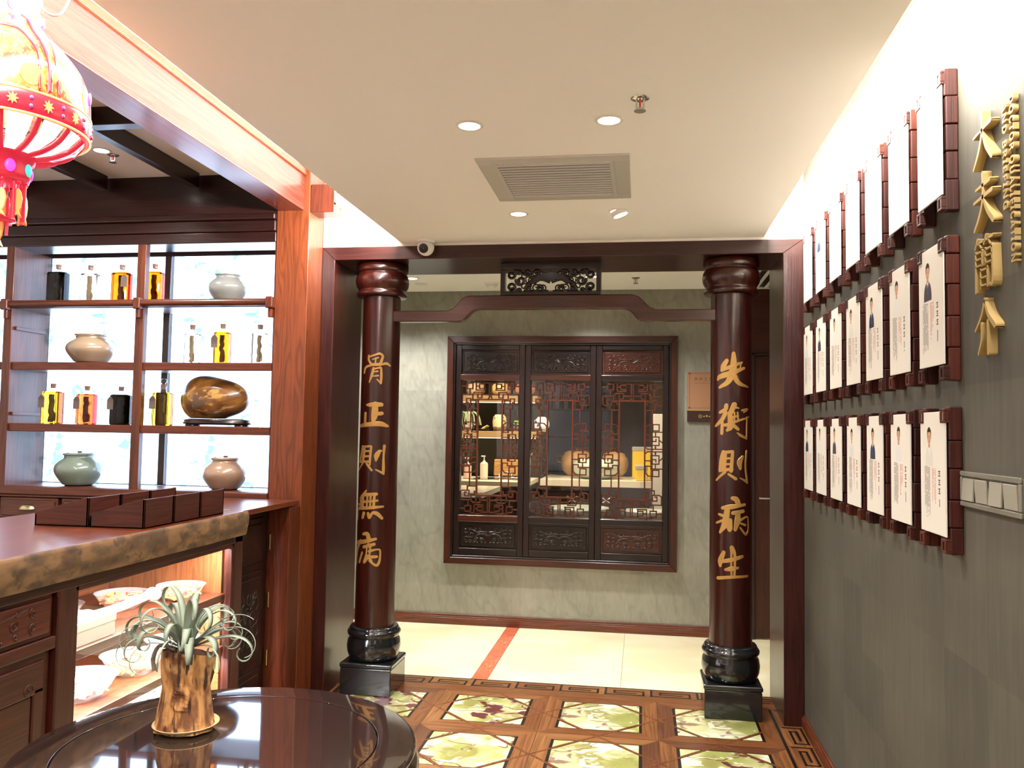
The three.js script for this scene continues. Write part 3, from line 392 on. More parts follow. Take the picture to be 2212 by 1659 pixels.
  const v = thing('air_vent', 'white slatted air vent in the corridor ceiling by the door', 'air vent', [1.0, 2.585, -6.03]); part(v, 'frame', [bx(-0.3, 0.3, -0.012, 0, -0.38, -0.35, 0.002), bx(-0.3, 0.3, -0.012, 0, 0.35, 0.38, 0.002), bx(-0.3, -0.27, -0.012, 0, -0.35, 0.35, 0.002), bx(0.27, 0.3, -0.012, 0, -0.35, 0.35, 0.002)], M.white); part(v, 'duct', bx(-0.27, 0.27, -0.002, 0.0005, -0.35, 0.35, 0), M.black);
  const vs = bx(-0.016, 0.016, -0.002, 0.002, -0.35, 0.35, 0.001); for (let k = 0; k < 8; k++) { const s = part(v, 'slat', vs, M.white); s.position.set(-0.24 + k * 0.066, -0.01, 0); s.rotation.z = 0.3; }
  const c = thing('security_camera', 'white turret security camera under the ceiling above the portal', 'camera', [-1.2, 2.55, -4.53]); part(c, 'mount', lathe([[0.001, -0.016], [0.044, -0.018], [0.05, -0.008], [0.05, 0]], 32), M.white); part(c, 'ball', sph(0.047, [0, -0.04, 0], [1, 1, 1], 32, 22), M.white);
  const eye = part(c, 'lens_face', [lathe([[0.001, 0.0468], [0.024, 0.0462], [0.027, 0.043]], 28)], M.black); eye.position.set(0, -0.04, 0); eye.quaternion.setFromUnitVectors(V3(0, 1, 0), V3(-0.06, -0.32, 1).normalize()); const ring = part(c, 'lens_ring', lathe([[0.027, 0.043], [0.029, 0.0445], [0.032, 0.041]], 28), M.white); ring.position.copy(eye.position); ring.quaternion.copy(eye.quaternion);
}
// ---------------------------------------------------------------- profile sheets on the right wall
{
  const page = (s) => {
    const c = document.createElement('canvas'); c.width = 200; c.height = 336; const x = c.getContext('2d'), r = mulberry(900 + s * 13);
    x.fillStyle = '#f4efe6'; x.fillRect(0, 0, 200, 336);
    const cx = 74 + r() * 12, cy = 62 + r() * 6, coat = ['#e9ecef', '#35405c', '#dfe3e6', '#4b4650', '#eef0f0', '#2e3a58', '#e6e3de'][s % 7], el = (a, b, w, h, f) => { x.fillStyle = f; x.beginPath(); x.ellipse(a, b, w, h, 0, 0, 7); x.fill(); };
    x.fillStyle = coat; x.beginPath(); x.moveTo(cx - 32, cy + 84); x.quadraticCurveTo(cx - 34, cy + 38, cx - 8, cy + 30); x.lineTo(cx + 8, cy + 30); x.quadraticCurveTo(cx + 34, cy + 38, cx + 32, cy + 84); x.fill();
    el(cx, cy + 26, 8, 12, '#c99b80'); el(cx, cy - 4, 17, 22, '#3a2c28'); el(cx, cy + 4, 14.5, 20, '#d6a98e'); x.fillStyle = '#2b211f'; x.beginPath(); x.ellipse(cx, cy - 12, 16, 12, 0, 3.14, 6.29); x.fill();
    x.fillStyle = '#f2f2f0'; x.beginPath(); x.moveTo(cx - 8, cy + 32); x.lineTo(cx + 8, cy + 32); x.lineTo(cx, cy + 58); x.fill(); if (s % 2) { x.fillStyle = '#44568c'; x.beginPath(); x.moveTo(cx - 3, cy + 36); x.lineTo(cx + 3, cy + 36); x.lineTo(cx + 4, cy + 66); x.lineTo(cx, cy + 72); x.lineTo(cx - 4, cy + 66); x.fill(); }
    el(cx - 5, cy + 2, 1.6, 1.1, '#2a1f1c'); el(cx + 5, cy + 2, 1.6, 1.1, '#2a1f1c'); el(cx, cy + 15, 4, 1.2, '#a8625a');
    const col = (X, y0, y1, f, w) => { x.fillStyle = f; for (let y = y0; y < y1; y += 5.2) if (r() > 0.08) x.fillRect(X + r() * 0.6, y, w, 3.7); };
    for (let k = 0; k < 7; k++) col(34 + k * 6.6, 152 + (k > 3 ? 2 : 0), 262 + r() * 34, '#8b8783', 4.6); for (let k = 0; k < 4; k++) col(96 + k * 8, 156, 200 + r() * 60, '#d98f86', 5);
    for (let k = 0; k < 3; k++) { x.fillStyle = '#2a2725'; const y = 162 + k * 24; x.fillRect(146, y, 16, 2.4); x.fillRect(149, y + 6, 11, 2); x.fillRect(145, y + 12, 18, 2.2); x.fillRect(153, y - 2, 2.6, 18); } col(150, 240, 268, '#6d6a80', 8);
    const t = new THREE.CanvasTexture(c); t.colorSpace = THREE.SRGBColorSpace; return mat([0.72, 0.7, 0.66], { map: t, roughness: 0.35 });
  };
  const pages = []; for (let s = 0; s < 7; s++) pages.push(page(s));
  const edge = mat([0.7, 0.68, 0.64], { roughness: 0.4 }), railMat = [wood(0x7c3524, 0, 0.5, 0.08, 0.36), wood(0x6a2c20, 2, 0.5, 0.08, 0.36), wood(0x8a4028, 1, 0.5, 0.08, 0.36)];
  const ord = ['nearest the lettering', 'second from the lettering', 'third from the lettering', 'fourth from the portal', 'third from the portal', 'second from the portal', 'nearest the portal'], rows = ['top', 'middle', 'bottom'];
  for (let r = 0; r < 3; r++) for (let k = 0; k < 7; k++) {
    const f = thing('profile_frame', 'white profile sheet between segmented wooden rails, ' + rows[r] + ' row, ' + ord[k], 'frame', [0.84, [2.109, 1.65, 1.189][r], -2.496 - k * 0.2955], 'profile sheets on the grey wall', -Math.PI / 2);
    for (const s of [-1, 1]) {
      const L = []; let y = 0; for (let q = 0; q < 5; q++) { const h = q === 4 ? 0.393 - y : rr(0.07, 0.09), d = rr(-0.0022, 0.0022), e = rr(-0.002, 0.003), c = s * 0.089 + d; L.push(bx(c - 0.016, c + 0.016, y, y + h - 0.001, 0, 0.034 + e, 0.004)); y += h; }
      const rl = part(f, 'rail', L, railMat[(k + r + (s > 0 ? 1 : 0)) % 3], 'segmented red wooden rail');
      for (const y0 of [0.002, 0.348]) { const c = s * 0.087; part(rl, 'bracket', [bx(c - 0.018, c + 0.018, y0, y0 + 0.008, 0.03, 0.046, 0.002), bx(c - 0.018, c + 0.018, y0 + 0.03, y0 + 0.038, 0.03, 0.046, 0.002), bx(c - 0.018, c - 0.006, y0 + 0.008, y0 + 0.03, 0.03, 0.046, 0.001), bx(c + 0.006, c + 0.018, y0 + 0.008, y0 + 0.03, 0.03, 0.046, 0.001), bx(c - 0.008, c + 0.008, y0 + 0.006, y0 + 0.032, 0.03, 0.0375, 0)], railMat[(k + r) % 3]); }
    }
    part(f, 'sheet', bx(-0.1, 0.1, 0.045, 0.379, 0.0385, 0.0425, 0.001), edge);
    const pg = new THREE.PlaneGeometry(0.197, 0.331); const pm = part(f, 'printed_page', pg, pages[(k + r * 3) % 7], 'printed page with a small portrait and columns of text'); pm.position.set(0, 0.212, 0.0429);
  }
}
// ---------------------------------------------------------------- gold lettering, switches, wall plaque
{
  const WALLCH = {
    great: [[[10, 62, 9], [50, 66, 8], [90, 70, 14]], [[49, 97, 15], [49, 60, 13], [32, 28, 13], [9, 4, 10]], [[52, 62, 10], [66, 34, 15], [92, 8, 19]]],
    man: [[[18, 76, 8], [82, 80, 13]], [[8, 54, 9], [92, 60, 14]], [[50, 98, 15], [49, 52, 13], [32, 24, 13], [9, 3, 10]], [[52, 54, 10], [68, 30, 15], [94, 7, 19]]],
    brief: [[[22, 97, 9], [10, 82, 7]], [[18, 89, 6], [46, 91, 9]], [[30, 88, 7], [38, 80, 7]], [[62, 98, 9], [52, 84, 7]], [[58, 90, 6], [92, 92, 10]], [[73, 89, 7], [80, 80, 7]], [[12, 74, 9], [12, 3, 10]], [[12, 73, 6], [42, 73, 6]], [[42, 74, 8], [42, 48, 8]], [[12, 61, 5], [42, 61, 5]], [[12, 49, 5], [42, 49, 5]],
      [[58, 74, 8], [58, 48, 8]], [[58, 73, 6], [88, 73, 6]], [[88, 75, 11], [88, 8, 12], [78, 10, 6]], [[58, 61, 5], [88, 61, 5]], [[58, 49, 5], [88, 49, 5]], [[34, 40, 8], [34, 8, 8]], [[34, 39, 6], [66, 39, 6]], [[66, 40, 8], [66, 8, 8]], [[34, 25, 5], [66, 25, 5]], [[34, 11, 5], [66, 11, 5]]],
    between: [[[52, 97, 12], [36, 70, 11], [7, 46, 8]], [[51, 94, 9], [66, 70, 15], [95, 47, 17]], [[36, 54, 13], [35, 28, 12], [20, 3, 9]], [[65, 56, 14], [65, 2, 14]]],
  };
  const names = [['great', 'first gold character, a cross stroke over two legs'], ['man', 'second gold character, two cross strokes over two legs'], ['brief', 'third gold character, many small boxed strokes'], ['between', 'fourth gold character, a roof over two posts']];
  names.forEach(([k, d], i) => { const t = lone('gold_character_sign', d + ', on grey wall', 'character', glyphOn(WALLCH[k].map((s) => s.map(([a, b, c]) => [a, b, c * 0.72])), (u, v, h) => [(u - 50) * 0.0013, v * 0.00137, h > 0 ? 0.02 : 0], 1), M.goldMatt, [0.84, 2.165 - i * 0.1545, -2.186], 'gold characters on the grey wall'); t.rotation.y = -Math.PI / 2; });
  const font = await new FontLoader().loadAsync('fonts/droid/droid_sans_bold.typeface.json');
  for (const [text, top, len, z, label] of [['DOCTOR QUALIFICATION', 2.283, 0.39, -2.047, 'long vertical line of gold capital letters on grey wall'], ['AND BRIEFING', 2.279, 0.256, -2.085, 'short vertical line of gold capital letters on grey wall']]) {
    const t = thing('gold_lettering', label, 'lettering', [0.84, top, z], undefined, -Math.PI / 2); let x = 0; const P = [];
    for (const ch of text) { const adv = font.data.glyphs[ch].ha / font.data.resolution * 0.0255; if (ch !== ' ') { const g = new TextGeometry(ch, { font, size: 0.0235, depth: 0.012, curveSegments: 3, bevelEnabled: false }); P.push([g, x]); } x += adv; }
    for (const [g, gx] of P) { const m = part(t, 'letter', plain(g), M.goldMatt); m.rotation.z = -Math.PI / 2; m.scale.x = len / x; m.position.set(0, -gx * len / x, 0.001); }
  }
  const s = thing('switch_plate', 'clear light switch plate with four rockers on grey wall', 'light switch', [0.84, 1.322, -2.205], undefined, -Math.PI / 2);
  part(s, 'back_plate', bx(-0.178, 0.178, 0, 0.086, 0, 0.004, 0.002), mat([0.2, 0.19, 0.15], { roughness: 0.3 })); part(s, 'clear_cover', [bx(-0.18, 0.18, -0.002, 0.012, 0.004, 0.012), bx(-0.18, 0.18, 0.076, 0.09, 0.004, 0.012), bx(-0.18, -0.168, 0.012, 0.076, 0.004, 0.012), bx(0.166, 0.18, 0.012, 0.076, 0.004, 0.012)], mat([0.36, 0.34, 0.27], { transmission: 0.55, roughness: 0.12 }));
  for (let k = 0; k < 4; k++) { const c = -0.128 + k * 0.085, b = part(s, 'rocker', bx(-0.036, 0.036, -0.029, 0.029, -0.003, 0.003, 0.0015), mat([0.27, 0.25, 0.2], { roughness: 0.4 })); b.position.set(c, 0.043, 0.009); b.rotation.x = k % 2 ? 0.06 : -0.06; part(s, 'rocker_shade', bx(c - 0.038, c + 0.038, 0.008, 0.078, 0.003, 0.0055, 0), mat([0.12, 0.11, 0.09])); }  // dark plate round each rocker stands in for the shade in its gap
  const c = document.createElement('canvas'); c.width = 220; c.height = 300; const x = c.getContext('2d'); x.fillStyle = '#93694a'; x.fillRect(0, 0, 220, 300); x.strokeStyle = '#5a3426'; x.lineWidth = 2; x.strokeRect(10, 10, 200, 280); x.fillStyle = '#5a2c20'; for (const [a, b] of [[10, 10], [210, 10], [10, 290], [210, 290]]) { x.beginPath(); x.arc(a, b, 7, 0, 7); x.fill(); }
  const ln = (q) => { x.beginPath(); q.forEach(([a, b], i) => i ? x.lineTo(a, b) : x.moveTo(a, b)); x.stroke(); }; x.strokeStyle = '#5a2418'; x.lineWidth = 2.6;
  const tiny = [[[[2, 4], [22, 4]], [[8, 0], [8, 8]], [[16, 0], [16, 8]], [[4, 10], [20, 10]], [[6, 10], [6, 18]], [[14, 10], [14, 18]], [[4, 24], [2, 20]], [[12, 24], [11, 20]], [[20, 24], [19, 20]]], [[[2, 4], [22, 4]], [[8, 0], [8, 8]], [[16, 0], [16, 8]], [[7, 9], [3, 15], [8, 15], [3, 23]], [[13, 12], [21, 12], [20, 24]], [[14, 17], [16, 19]]], [[[4, 3], [20, 3]], [[12, 3], [12, 22]], [[2, 22], [22, 22]]], [[[8, 0], [2, 9]], [[5, 7], [5, 24]], [[13, 0], [10, 8]], [[11, 6], [22, 6]], [[14, 6], [14, 24]], [[14, 12], [21, 12]], [[14, 18], [21, 18]]], [[[2, 6], [2, 3], [22, 3], [22, 6]], [[5, 9], [19, 9]], [[9, 9], [7, 14], [18, 14]], [[12, 14], [12, 23]], [[5, 18], [19, 18]], [[2, 24], [22, 24]]]];
  tiny.forEach((g, i) => g.forEach((l) => ln(l.map(([a, b]) => [38 + i * 30 + a, 44 + b])))); x.fillStyle = '#6a3a2c'; x.font = '13px sans-serif'; x.fillText('Herbs Boiling Service', 38, 92);
  const pt = new THREE.CanvasTexture(c); pt.colorSpace = THREE.SRGBColorSpace;
  const p = thing('wall_plaque', 'tan and dark brown room sign on the corridor wall beside the window', 'sign', [0.47, 1.582, -6.45]); part(p, 'upper_board', bx(-0.135, 0.135, 0.092, 0.375, 0, 0.018, 0.002), mat([0.28, 0.14, 0.07])); const pf = part(p, 'printed_face', new THREE.PlaneGeometry(0.262, 0.276), mat(0xffffff, { map: pt, roughness: 0.5 })); pf.position.set(0, 0.2335, 0.0184); part(p, 'gold_line', bx(-0.138, 0.138, 0.083, 0.092, 0, 0.02, 0.001), M.goldMatt); part(p, 'lower_board', bx(-0.135, 0.135, 0, 0.083, 0, 0.017, 0.002), mat([0.035, 0.012, 0.01], { roughness: 0.35 }));
  const em = new THREE.TorusGeometry(0.012, 0.002, 6, 20); em.translate(-0.04, 0.042, 0.018); part(p, 'emblem', [plain(em), bx(-0.044, -0.036, 0.038, 0.046, 0.016, 0.0185, 0.001), ...[0, 1, 2, 3].map((k) => bx(-0.018 + k * 0.02, -0.006 + k * 0.02, 0.038, 0.04 + 0.006 * (k % 2 + 1), 0.016, 0.0182, 0.0005))], M.goldMatt);
}

// ---------------------------------------------------------------- post, main beam and dark beams over the counter area
{
  const p = struct('trim', 'orange wooden post between display shelves and portal', 'post');
  part(p, 'post', bx(-2.022, -1.831, 0, 2.968, -4.6, -4.392, 0.005), M.orange); part(p, 'post_return', bx(-2.022, -1.831, 0, 2.968, -4.778, -4.6, 0), M.orange); part(p, 'lower_stile', bx(-1.99, -1.832, 0, 1.07, -4.391, -4.25, 0.004), M.orangeDeep);
  const b = struct('trim', 'long lacquered wooden beam over the front of the counter', 'beam');
  part(b, 'beam', bx(-2.012, -1.862, 2.7, 2.895, -4.391, 2.49, 0.004), M.beamWood); part(b, 'beam_edge', bx(-2.012, -1.85, 2.895, 2.93, -4.391, 2.49, 0.003), M.orange);
  const t = struct('trim', 'short wooden beam end with a key-fret face beside the post', 'beam end');
  part(t, 'block', bx(-1.83, -1.695, 2.69, 2.848, -4.53, -4.4, 0.003), M.orangeDeep); const l = [], K = [[0, 0], [0, 1], [1, 1], [1, 0.3], [0.35, 0.3], [0.35, 0.68], [0.7, 0.68]];
  for (const o of [0, 1]) for (let k = 0; k + 1 < K.length; k++) { const f = (q) => [-4.522 + o * 0.06 + q[0] * 0.048, 2.7 + q[1] * 0.136], [a, c] = [f(K[k]), f(K[k + 1])], h = 0.005; l.push(bx(-1.697, -1.69, Math.min(a[1], c[1]) - h, Math.max(a[1], c[1]) + h, Math.min(a[0], c[0]) - h, Math.max(a[0], c[0]) + h, 0)); }
  part(t, 'fret', l, mat([0.7, 0.6, 0.5]));
  for (const [x, d] of [[-2.5, 'beside the long beam'], [-3.065, 'over the middle of the shelves'], [-3.63, 'farther behind the counter']]) { const q = struct('trim', 'narrow dark ceiling beam ' + d, 'beam'); part(q, 'beam', bx(x - 0.023, x + 0.023, 2.836, 2.92, -4.36, 2.49, 0.003), M.redDark); }
  for (const z of [-3.415, -2.47, -1.525]) { const q = struct('trim', z < -3 ? 'cross beam of the dark ceiling grid near the shelves' : 'cross beam of the dark ceiling grid over the counter', 'beam'); part(q, 'beam', [[-5.2, -3.653], [-3.607, -3.088], [-3.042, -2.523], [-2.477, -2.012]].map(([a, c]) => bx(a, c, 2.836, 2.92, z - 0.034, z + 0.034, 0.003)), M.redDark); }
}
// ---------------------------------------------------------------- display shelves with a glowing back
const SH = [2.21, 1.851, 1.494, 1.136];
{
  const s = thing('display_shelf', 'wooden display shelves with a glowing white back wall', 'shelf', [-2.85, 0, -4.39]), w = (g, m) => part(s, g[0], g[1], m), B = (x0, x1, y0, y1, z0, z1, r, a) => bx(x0 + 2.85, x1 + 2.85, y0, y1, z0 + 4.39, z1 + 4.39, r, a);
  const back = tex(256, 256, (u, v) => { const a = fbm(u, v, 9, 9, 4, 301), b = fbm(u, v, 30, 18, 3, 305); return mix([255, 255, 255], [96, 176, 178], 0.8 * sm(0.6, 0.68, a) * sm(0.42, 0.58, b)); }, [1, 1]);
  const bm = mat(0x000000, { emissive: rgb([0.56, 0.74, 1]), emissiveMap: back, emissiveIntensity: 4.6, roughness: 0.9 });
  for (const [x0, x1] of [[-3.633, -2.023], [-5.0, -3.69]]) w(['light_panel', B(x0, x1, 1.14, 2.52, -4.73, -4.7, 0)], bm).userData.label = 'glowing back panel printed with pale leaves';
  w(['back_board', B(-5.0, -2.022, 0.1, 2.92, -4.775, -4.735, 0)], M.brownDark);
  w(['stile', B(-2.857, -2.803, 1.1, 2.53, -4.43, -4.388, 0.005)], M.shelfWood); w(['stile', B(-3.69, -3.636, 1.1, 2.53, -4.7, -4.386, 0.005)], M.shelfWood);
  w(['back_post', B(-2.85, -2.81, 1.14, 2.52, -4.697, -4.66, 0.003)], M.redDark); w(['side_panel', B(-2.03, -2.022, 1.1, 2.53, -4.7, -4.4, 0.001)], M.shelfWood);
  for (const y of [2.06, 1.56]) w(['cleat', B(-3.636, -3.622, y - 0.02, y, -4.66, -4.41, 0.002)], M.shelfWood);
  SH.forEach((y, i) => { for (const [x0, x1] of [[-3.636, -2.83], [-2.83, -2.022], [-4.9, -3.69]]) w(['shelf_board', B(x0, x1, y - 0.046, y, -4.699, -4.4, 0.004, 0)], i === 0 ? M.shelfWood : M.orangeDeep); });
  for (const [x0, x1] of [[-3.7, -2.85], [-2.81, -2.022]]) { const r = rod([x0 + 2.85, 2.187, 0.012], [x1 + 2.85, 2.187, 0.012], 0.021, 16); w(['rail', uvm(r, 0)], M.shelfWood); }
  for (const x of [-3.665, -2.83, -2.036]) w(['bracket', [B(x - 0.022, x + 0.022, 2.15, 2.216, -4.4, -4.348, 0.008), B(x - 0.012, x + 0.012, 2.1, 2.16, -4.4, -4.365, 0.006)]], M.orangeDeep);
  w(['cornice', [B(-4.9, -2.022, 2.525, 2.585, -4.6, -4.385, 0.006), B(-4.9, -2.022, 2.585, 2.65, -4.6, -4.375, 0.008), B(-4.9, -2.022, 2.65, 2.685, -4.6, -4.36, 0.008)]], M.redDark);
  w(['upper_panel', B(-4.9, -2.022, 2.685, 2.919, -4.6, -4.4, 0.002)], M.redDark);
  w(['base_moulding', [B(-4.9, -2.022, 1.086, 1.134, -4.45, -4.374, 0.008), B(-4.9, -2.022, 1.072, 1.086, -4.45, -4.384, 0.004)]], M.shelfWood);
  w(['cabinet_body', B(-4.9, -2.022, 0.0, 1.072, -4.7, -4.42, 0)], M.brownDark);
  for (let k = 0; k < 5; k++) { const x = -4.05 + k * 0.39, d = w(['drawer_front', [B(x, x + 0.37, 0.95, 1.07, -4.43, -4.392, 0.006), B(x + 0.018, x + 0.352, 0.964, 1.056, -4.4, -4.384, 0.006)]], M.shelfWood); const cup = new THREE.SphereGeometry(0.05, 20, 8, 0, 6.3, 0, 1.57); cup.scale(1, 0.62, 0.55); cup.translate(x + 2.85 + 0.185, 1.003, 0.008); part(d, 'cup_pull', plain(cup), M.brass, 'brass cup pull'); w(['cabinet_door', [B(x, x + 0.37, 0.08, 0.93, -4.43, -4.395, 0.006), B(x + 0.05, x + 0.32, 0.14, 0.87, -4.4, -4.388, 0.006)]], M.shelfWood); }
}
// ---------------------------------------------------------------- bottles, jars and the stone on the shelves
{
  const glassClear = mat(0xffffff, { transmission: 1, roughness: 0.03, thickness: 0, ior: 1.45 }), cork = mat([0.2, 0.11, 0.07], { roughness: 0.7 }), tagM = mat([0.1, 0.075, 0.06], { roughness: 0.8 }), root = mat([0.03, 0.022, 0.016], { roughness: 0.6 }), pale = mat([0.35, 0.26, 0.14], { roughness: 0.7 });
  const liquids = { dark: [[0.01, 0.02, 0.03], 0.02], clear: [[0.95, 0.9, 0.62], 0.3], amber: [[0.95, 0.28, 0.02], 0.05], orange: [[0.95, 0.22, 0.07], 0.055], yellow: [[0.95, 0.6, 0.08], 0.06] }, LM = {};
  for (const k in liquids) LM[k] = mat(0xffffff, { transmission: 1, roughness: 0.04, thickness: 0.1, ior: 1.33, attenuationColor: rgb(liquids[k][0]), attenuationDistance: liquids[k][1] });
  const outline = (hw, r) => { const o = []; for (let k = 0; k < 20; k++) { const a = k / 20 * 6.2832, c = Math.cos(a), s = Math.sin(a), e = 0.5; o.push([Math.sign(c) * Math.pow(Math.abs(c), e) * hw, Math.sign(s) * Math.pow(Math.abs(s), e) * hw * 0.72]); } return o; };
  const bottle = (x, y, kind, hw, h, tag, label) => {
    const b = thing('liquor_bottle', label, 'bottle', [x, y, -4.52], 'square bottles of herbal liquor on the display shelves');
    const body = ext(outline(hw, 0), h, 0.006); body.rotateX(-Math.PI / 2); part(b, 'body', body, LM[kind], kind + ' coloured liquor in glass');
    part(b, 'neck', lathe([[0.02, h - 0.001], [0.018, h + 0.012], [0.016, h + 0.03], [0.019, h + 0.032], [0.019, h + 0.037]], 16), glassClear); part(b, 'cork', cyl(0.014, 0.016, 0.026, 14, [0, h + 0.034, 0]), cork);
    part(b, 'stopper', [sph(0.02, [0, h + 0.066, 0], [1, 0.85, 1], 16, 12), cyl(0.012, 0.01, 0.012, 12, [0, h + 0.051, 0])], glassClear);
    const rt = []; const n = 9; for (let k = 0; k < n; k++) rt.push([rr(-0.004, 0.004), 0.012 + (h - 0.03) * k / (n - 1), rr(-0.004, 0.004)]); part(b, 'root', [tube(rt, hw * 0.27, 20, 8), tube([[0, h * 0.5, 0], [hw * 0.3, h * 0.3, 0], [hw * 0.36, 0.016, 0.006]], hw * 0.09, 10, 6)], kind === 'clear' ? pale : root, 'steeped root inside the liquor');
    if (tag) { const g = ext([[-0.02, 0], [0.02, 0], [0.02, 0.055], [0.008, 0.072], [-0.008, 0.072], [-0.02, 0.055]], 0.002, 0.0004); g.translate(tag * hw * 0.72, h * 0.5, hw * 0.74); part(b, 'tag', g, tagM, 'brown paper tag'); part(b, 'string', tube([[tag * hw * 0.72, h * 0.5 + 0.07, hw * 0.74], [tag * hw * 0.5, h + 0.004, hw * 0.4], [0, h + 0.012, 0.019]], 0.0012, 8, 5), cork); }
  };
  const T1 = 'top shelf', T3 = 'third shelf';
  bottle(-3.45, SH[0], 'dark', 0.058, 0.185, 0, 'black liquor bottle at the side panel of the top shelf'); bottle(-3.24, SH[0], 'clear', 0.05, 0.178, 0, 'pale liquor bottle with a dark root on the top shelf'); bottle(-3.035, SH[0], 'amber', 0.055, 0.178, 1, 'amber liquor bottle with a tag on the top shelf'); bottle(-2.825, SH[0], 'amber', 0.052, 0.18, 0, 'amber liquor bottle behind the shelf stile, without tag');
  bottle(-2.575, SH[1], 'clear', 0.045, 0.18, 0, 'pale liquor bottle on the second shelf away from the post'); bottle(-2.388, SH[1], 'amber', 0.046, 0.185, -1, 'amber liquor bottle with a tag between two pale ones'); bottle(-2.16, SH[1], 'clear', 0.045, 0.18, 0, 'pale liquor bottle on the second shelf beside the post');
  bottle(-3.45, SH[2], 'yellow', 0.058, 0.19, -1, 'golden liquor bottle with a tag at the side panel of the third shelf'); bottle(-3.228, SH[2], 'orange', 0.054, 0.178, -1, 'orange liquor bottle with a tag on the third shelf'); bottle(-3.01, SH[2], 'dark', 0.056, 0.176, -1, 'blue-black liquor bottle with a tag on the third shelf'); bottle(-2.745, SH[2], 'yellow', 0.056, 0.19, -1, 'golden liquor bottle with a tag beside the big stone');
  const glaze = (c) => mat(c, { roughness: 0.22, clearcoat: 0.5, clearcoatRoughness: 0.1 });
  const jar = (x, y, R, h, lip, c, label) => { const j = thing('ceramic_jar', label, 'jar', [x, y, -4.52], 'round ceramic jars on the display shelves'), P = [[0.001, 0.002], [R * 0.52, 0], [R * 0.62, h * 0.04]]; for (let k = 0; k <= 10; k++) { const t = k / 10; P.push([R * (0.6 + 0.4 * Math.sin(Math.PI * Math.pow(t, 1.25) * 0.94 + 0.12) ** 0.8), h * (0.06 + 0.78 * t)]); } P.push([lip, h * 0.88], [lip * 1.02, h * 0.93]); part(j, 'body', lathe(P, 48), glaze(c)); part(j, 'rim', lathe([[lip * 1.0, h * 0.92], [lip * 1.1, h * 0.94], [lip * 1.1, h * 0.985], [lip * 0.95, h]], 40), glaze(c)); part(j, 'lid', lathe([[lip * 0.98, h * 0.97], [lip * 0.6, h * 1.0], [0.012, h * 1.01], [0.014, h * 1.05], [0.001, h * 1.06]], 40), glaze(c.map((q) => q * 0.8))); };
  jar(-2.365, SH[0], 0.114, 0.158, 0.072, [0.17, 0.18, 0.165], 'pale grey jar on the top shelf'); jar(-3.215, SH[1], 0.138, 0.172, 0.085, [0.25, 0.18, 0.115], 'beige squat jar on the second shelf'); jar(-3.26, SH[3], 0.134, 0.19, 0.082, [0.14, 0.18, 0.14], 'celadon green jar on the bottom shelf'); jar(-2.345, SH[3], 0.127, 0.182, 0.076, [0.27, 0.18, 0.12], 'brownish beige jar on the bottom shelf beside the post');
  const st = thing('stone_stand', 'dark oval wooden stand under the golden stone', 'stand', [-2.41, SH[2], -4.53]); const ov = (a) => { const g = lathe(a, 48); g.scale(1, 1, 0.55); return g; }; part(st, 'stand_body', ov([[0.001, 0.008], [0.17, 0.008], [0.2, 0.012], [0.205, 0.02], [0.195, 0.026], [0.2, 0.034], [0.188, 0.042], [0.001, 0.042]]), M.dark); for (const [a, b] of [[-0.15, 0.04], [0.15, 0.04], [-0.15, -0.04], [0.15, -0.04]]) part(st, 'foot', bx(a - 0.02, a + 0.02, 0, 0.01, b - 0.012, b + 0.012, 0.003), M.dark);
  const g = new THREE.SphereGeometry(1, 64, 44), p = g.attributes.position; for (let i = 0; i < p.count; i++) { let x = p.getX(i), y = p.getY(i), z = p.getZ(i); const n = 1 + 0.05 * Math.sin(x * 3.1 + 1) * Math.cos(y * 2.3) + 0.02 * Math.sin(x * 5 + y * 4 + z * 4); p.setXYZ(i, x * n * 0.215, Math.max(-0.113, y * n * 0.13 * (1 - 0.2 * x)), z * n * 0.105); g.attributes.uv.setXY(i, x * 0.4 + z * 0.3, y * 0.35 + z * 0.2); } g.computeVertexNormals();
  const stoneTex = tex(256, 256, (u, v) => { const a = fbm(u, v, 6, 5, 5, 401), b = fbm(u, v, 12, 20, 3, 405); return mix(mix([72, 44, 18], [128, 86, 36], sm(0.3, 0.65, a)), [170, 136, 70], 0.8 * sm(0.55, 0.75, b)); }, [1, 1]);
  lone('golden_stone', 'large polished golden brown stone on a dark wooden stand', 'stone', plain(g), mat(0xffffff, { map: stoneTex, roughness: 0.3, clearcoat: 0.4 }), [-2.425, SH[2] + 0.157, -4.53]);
}
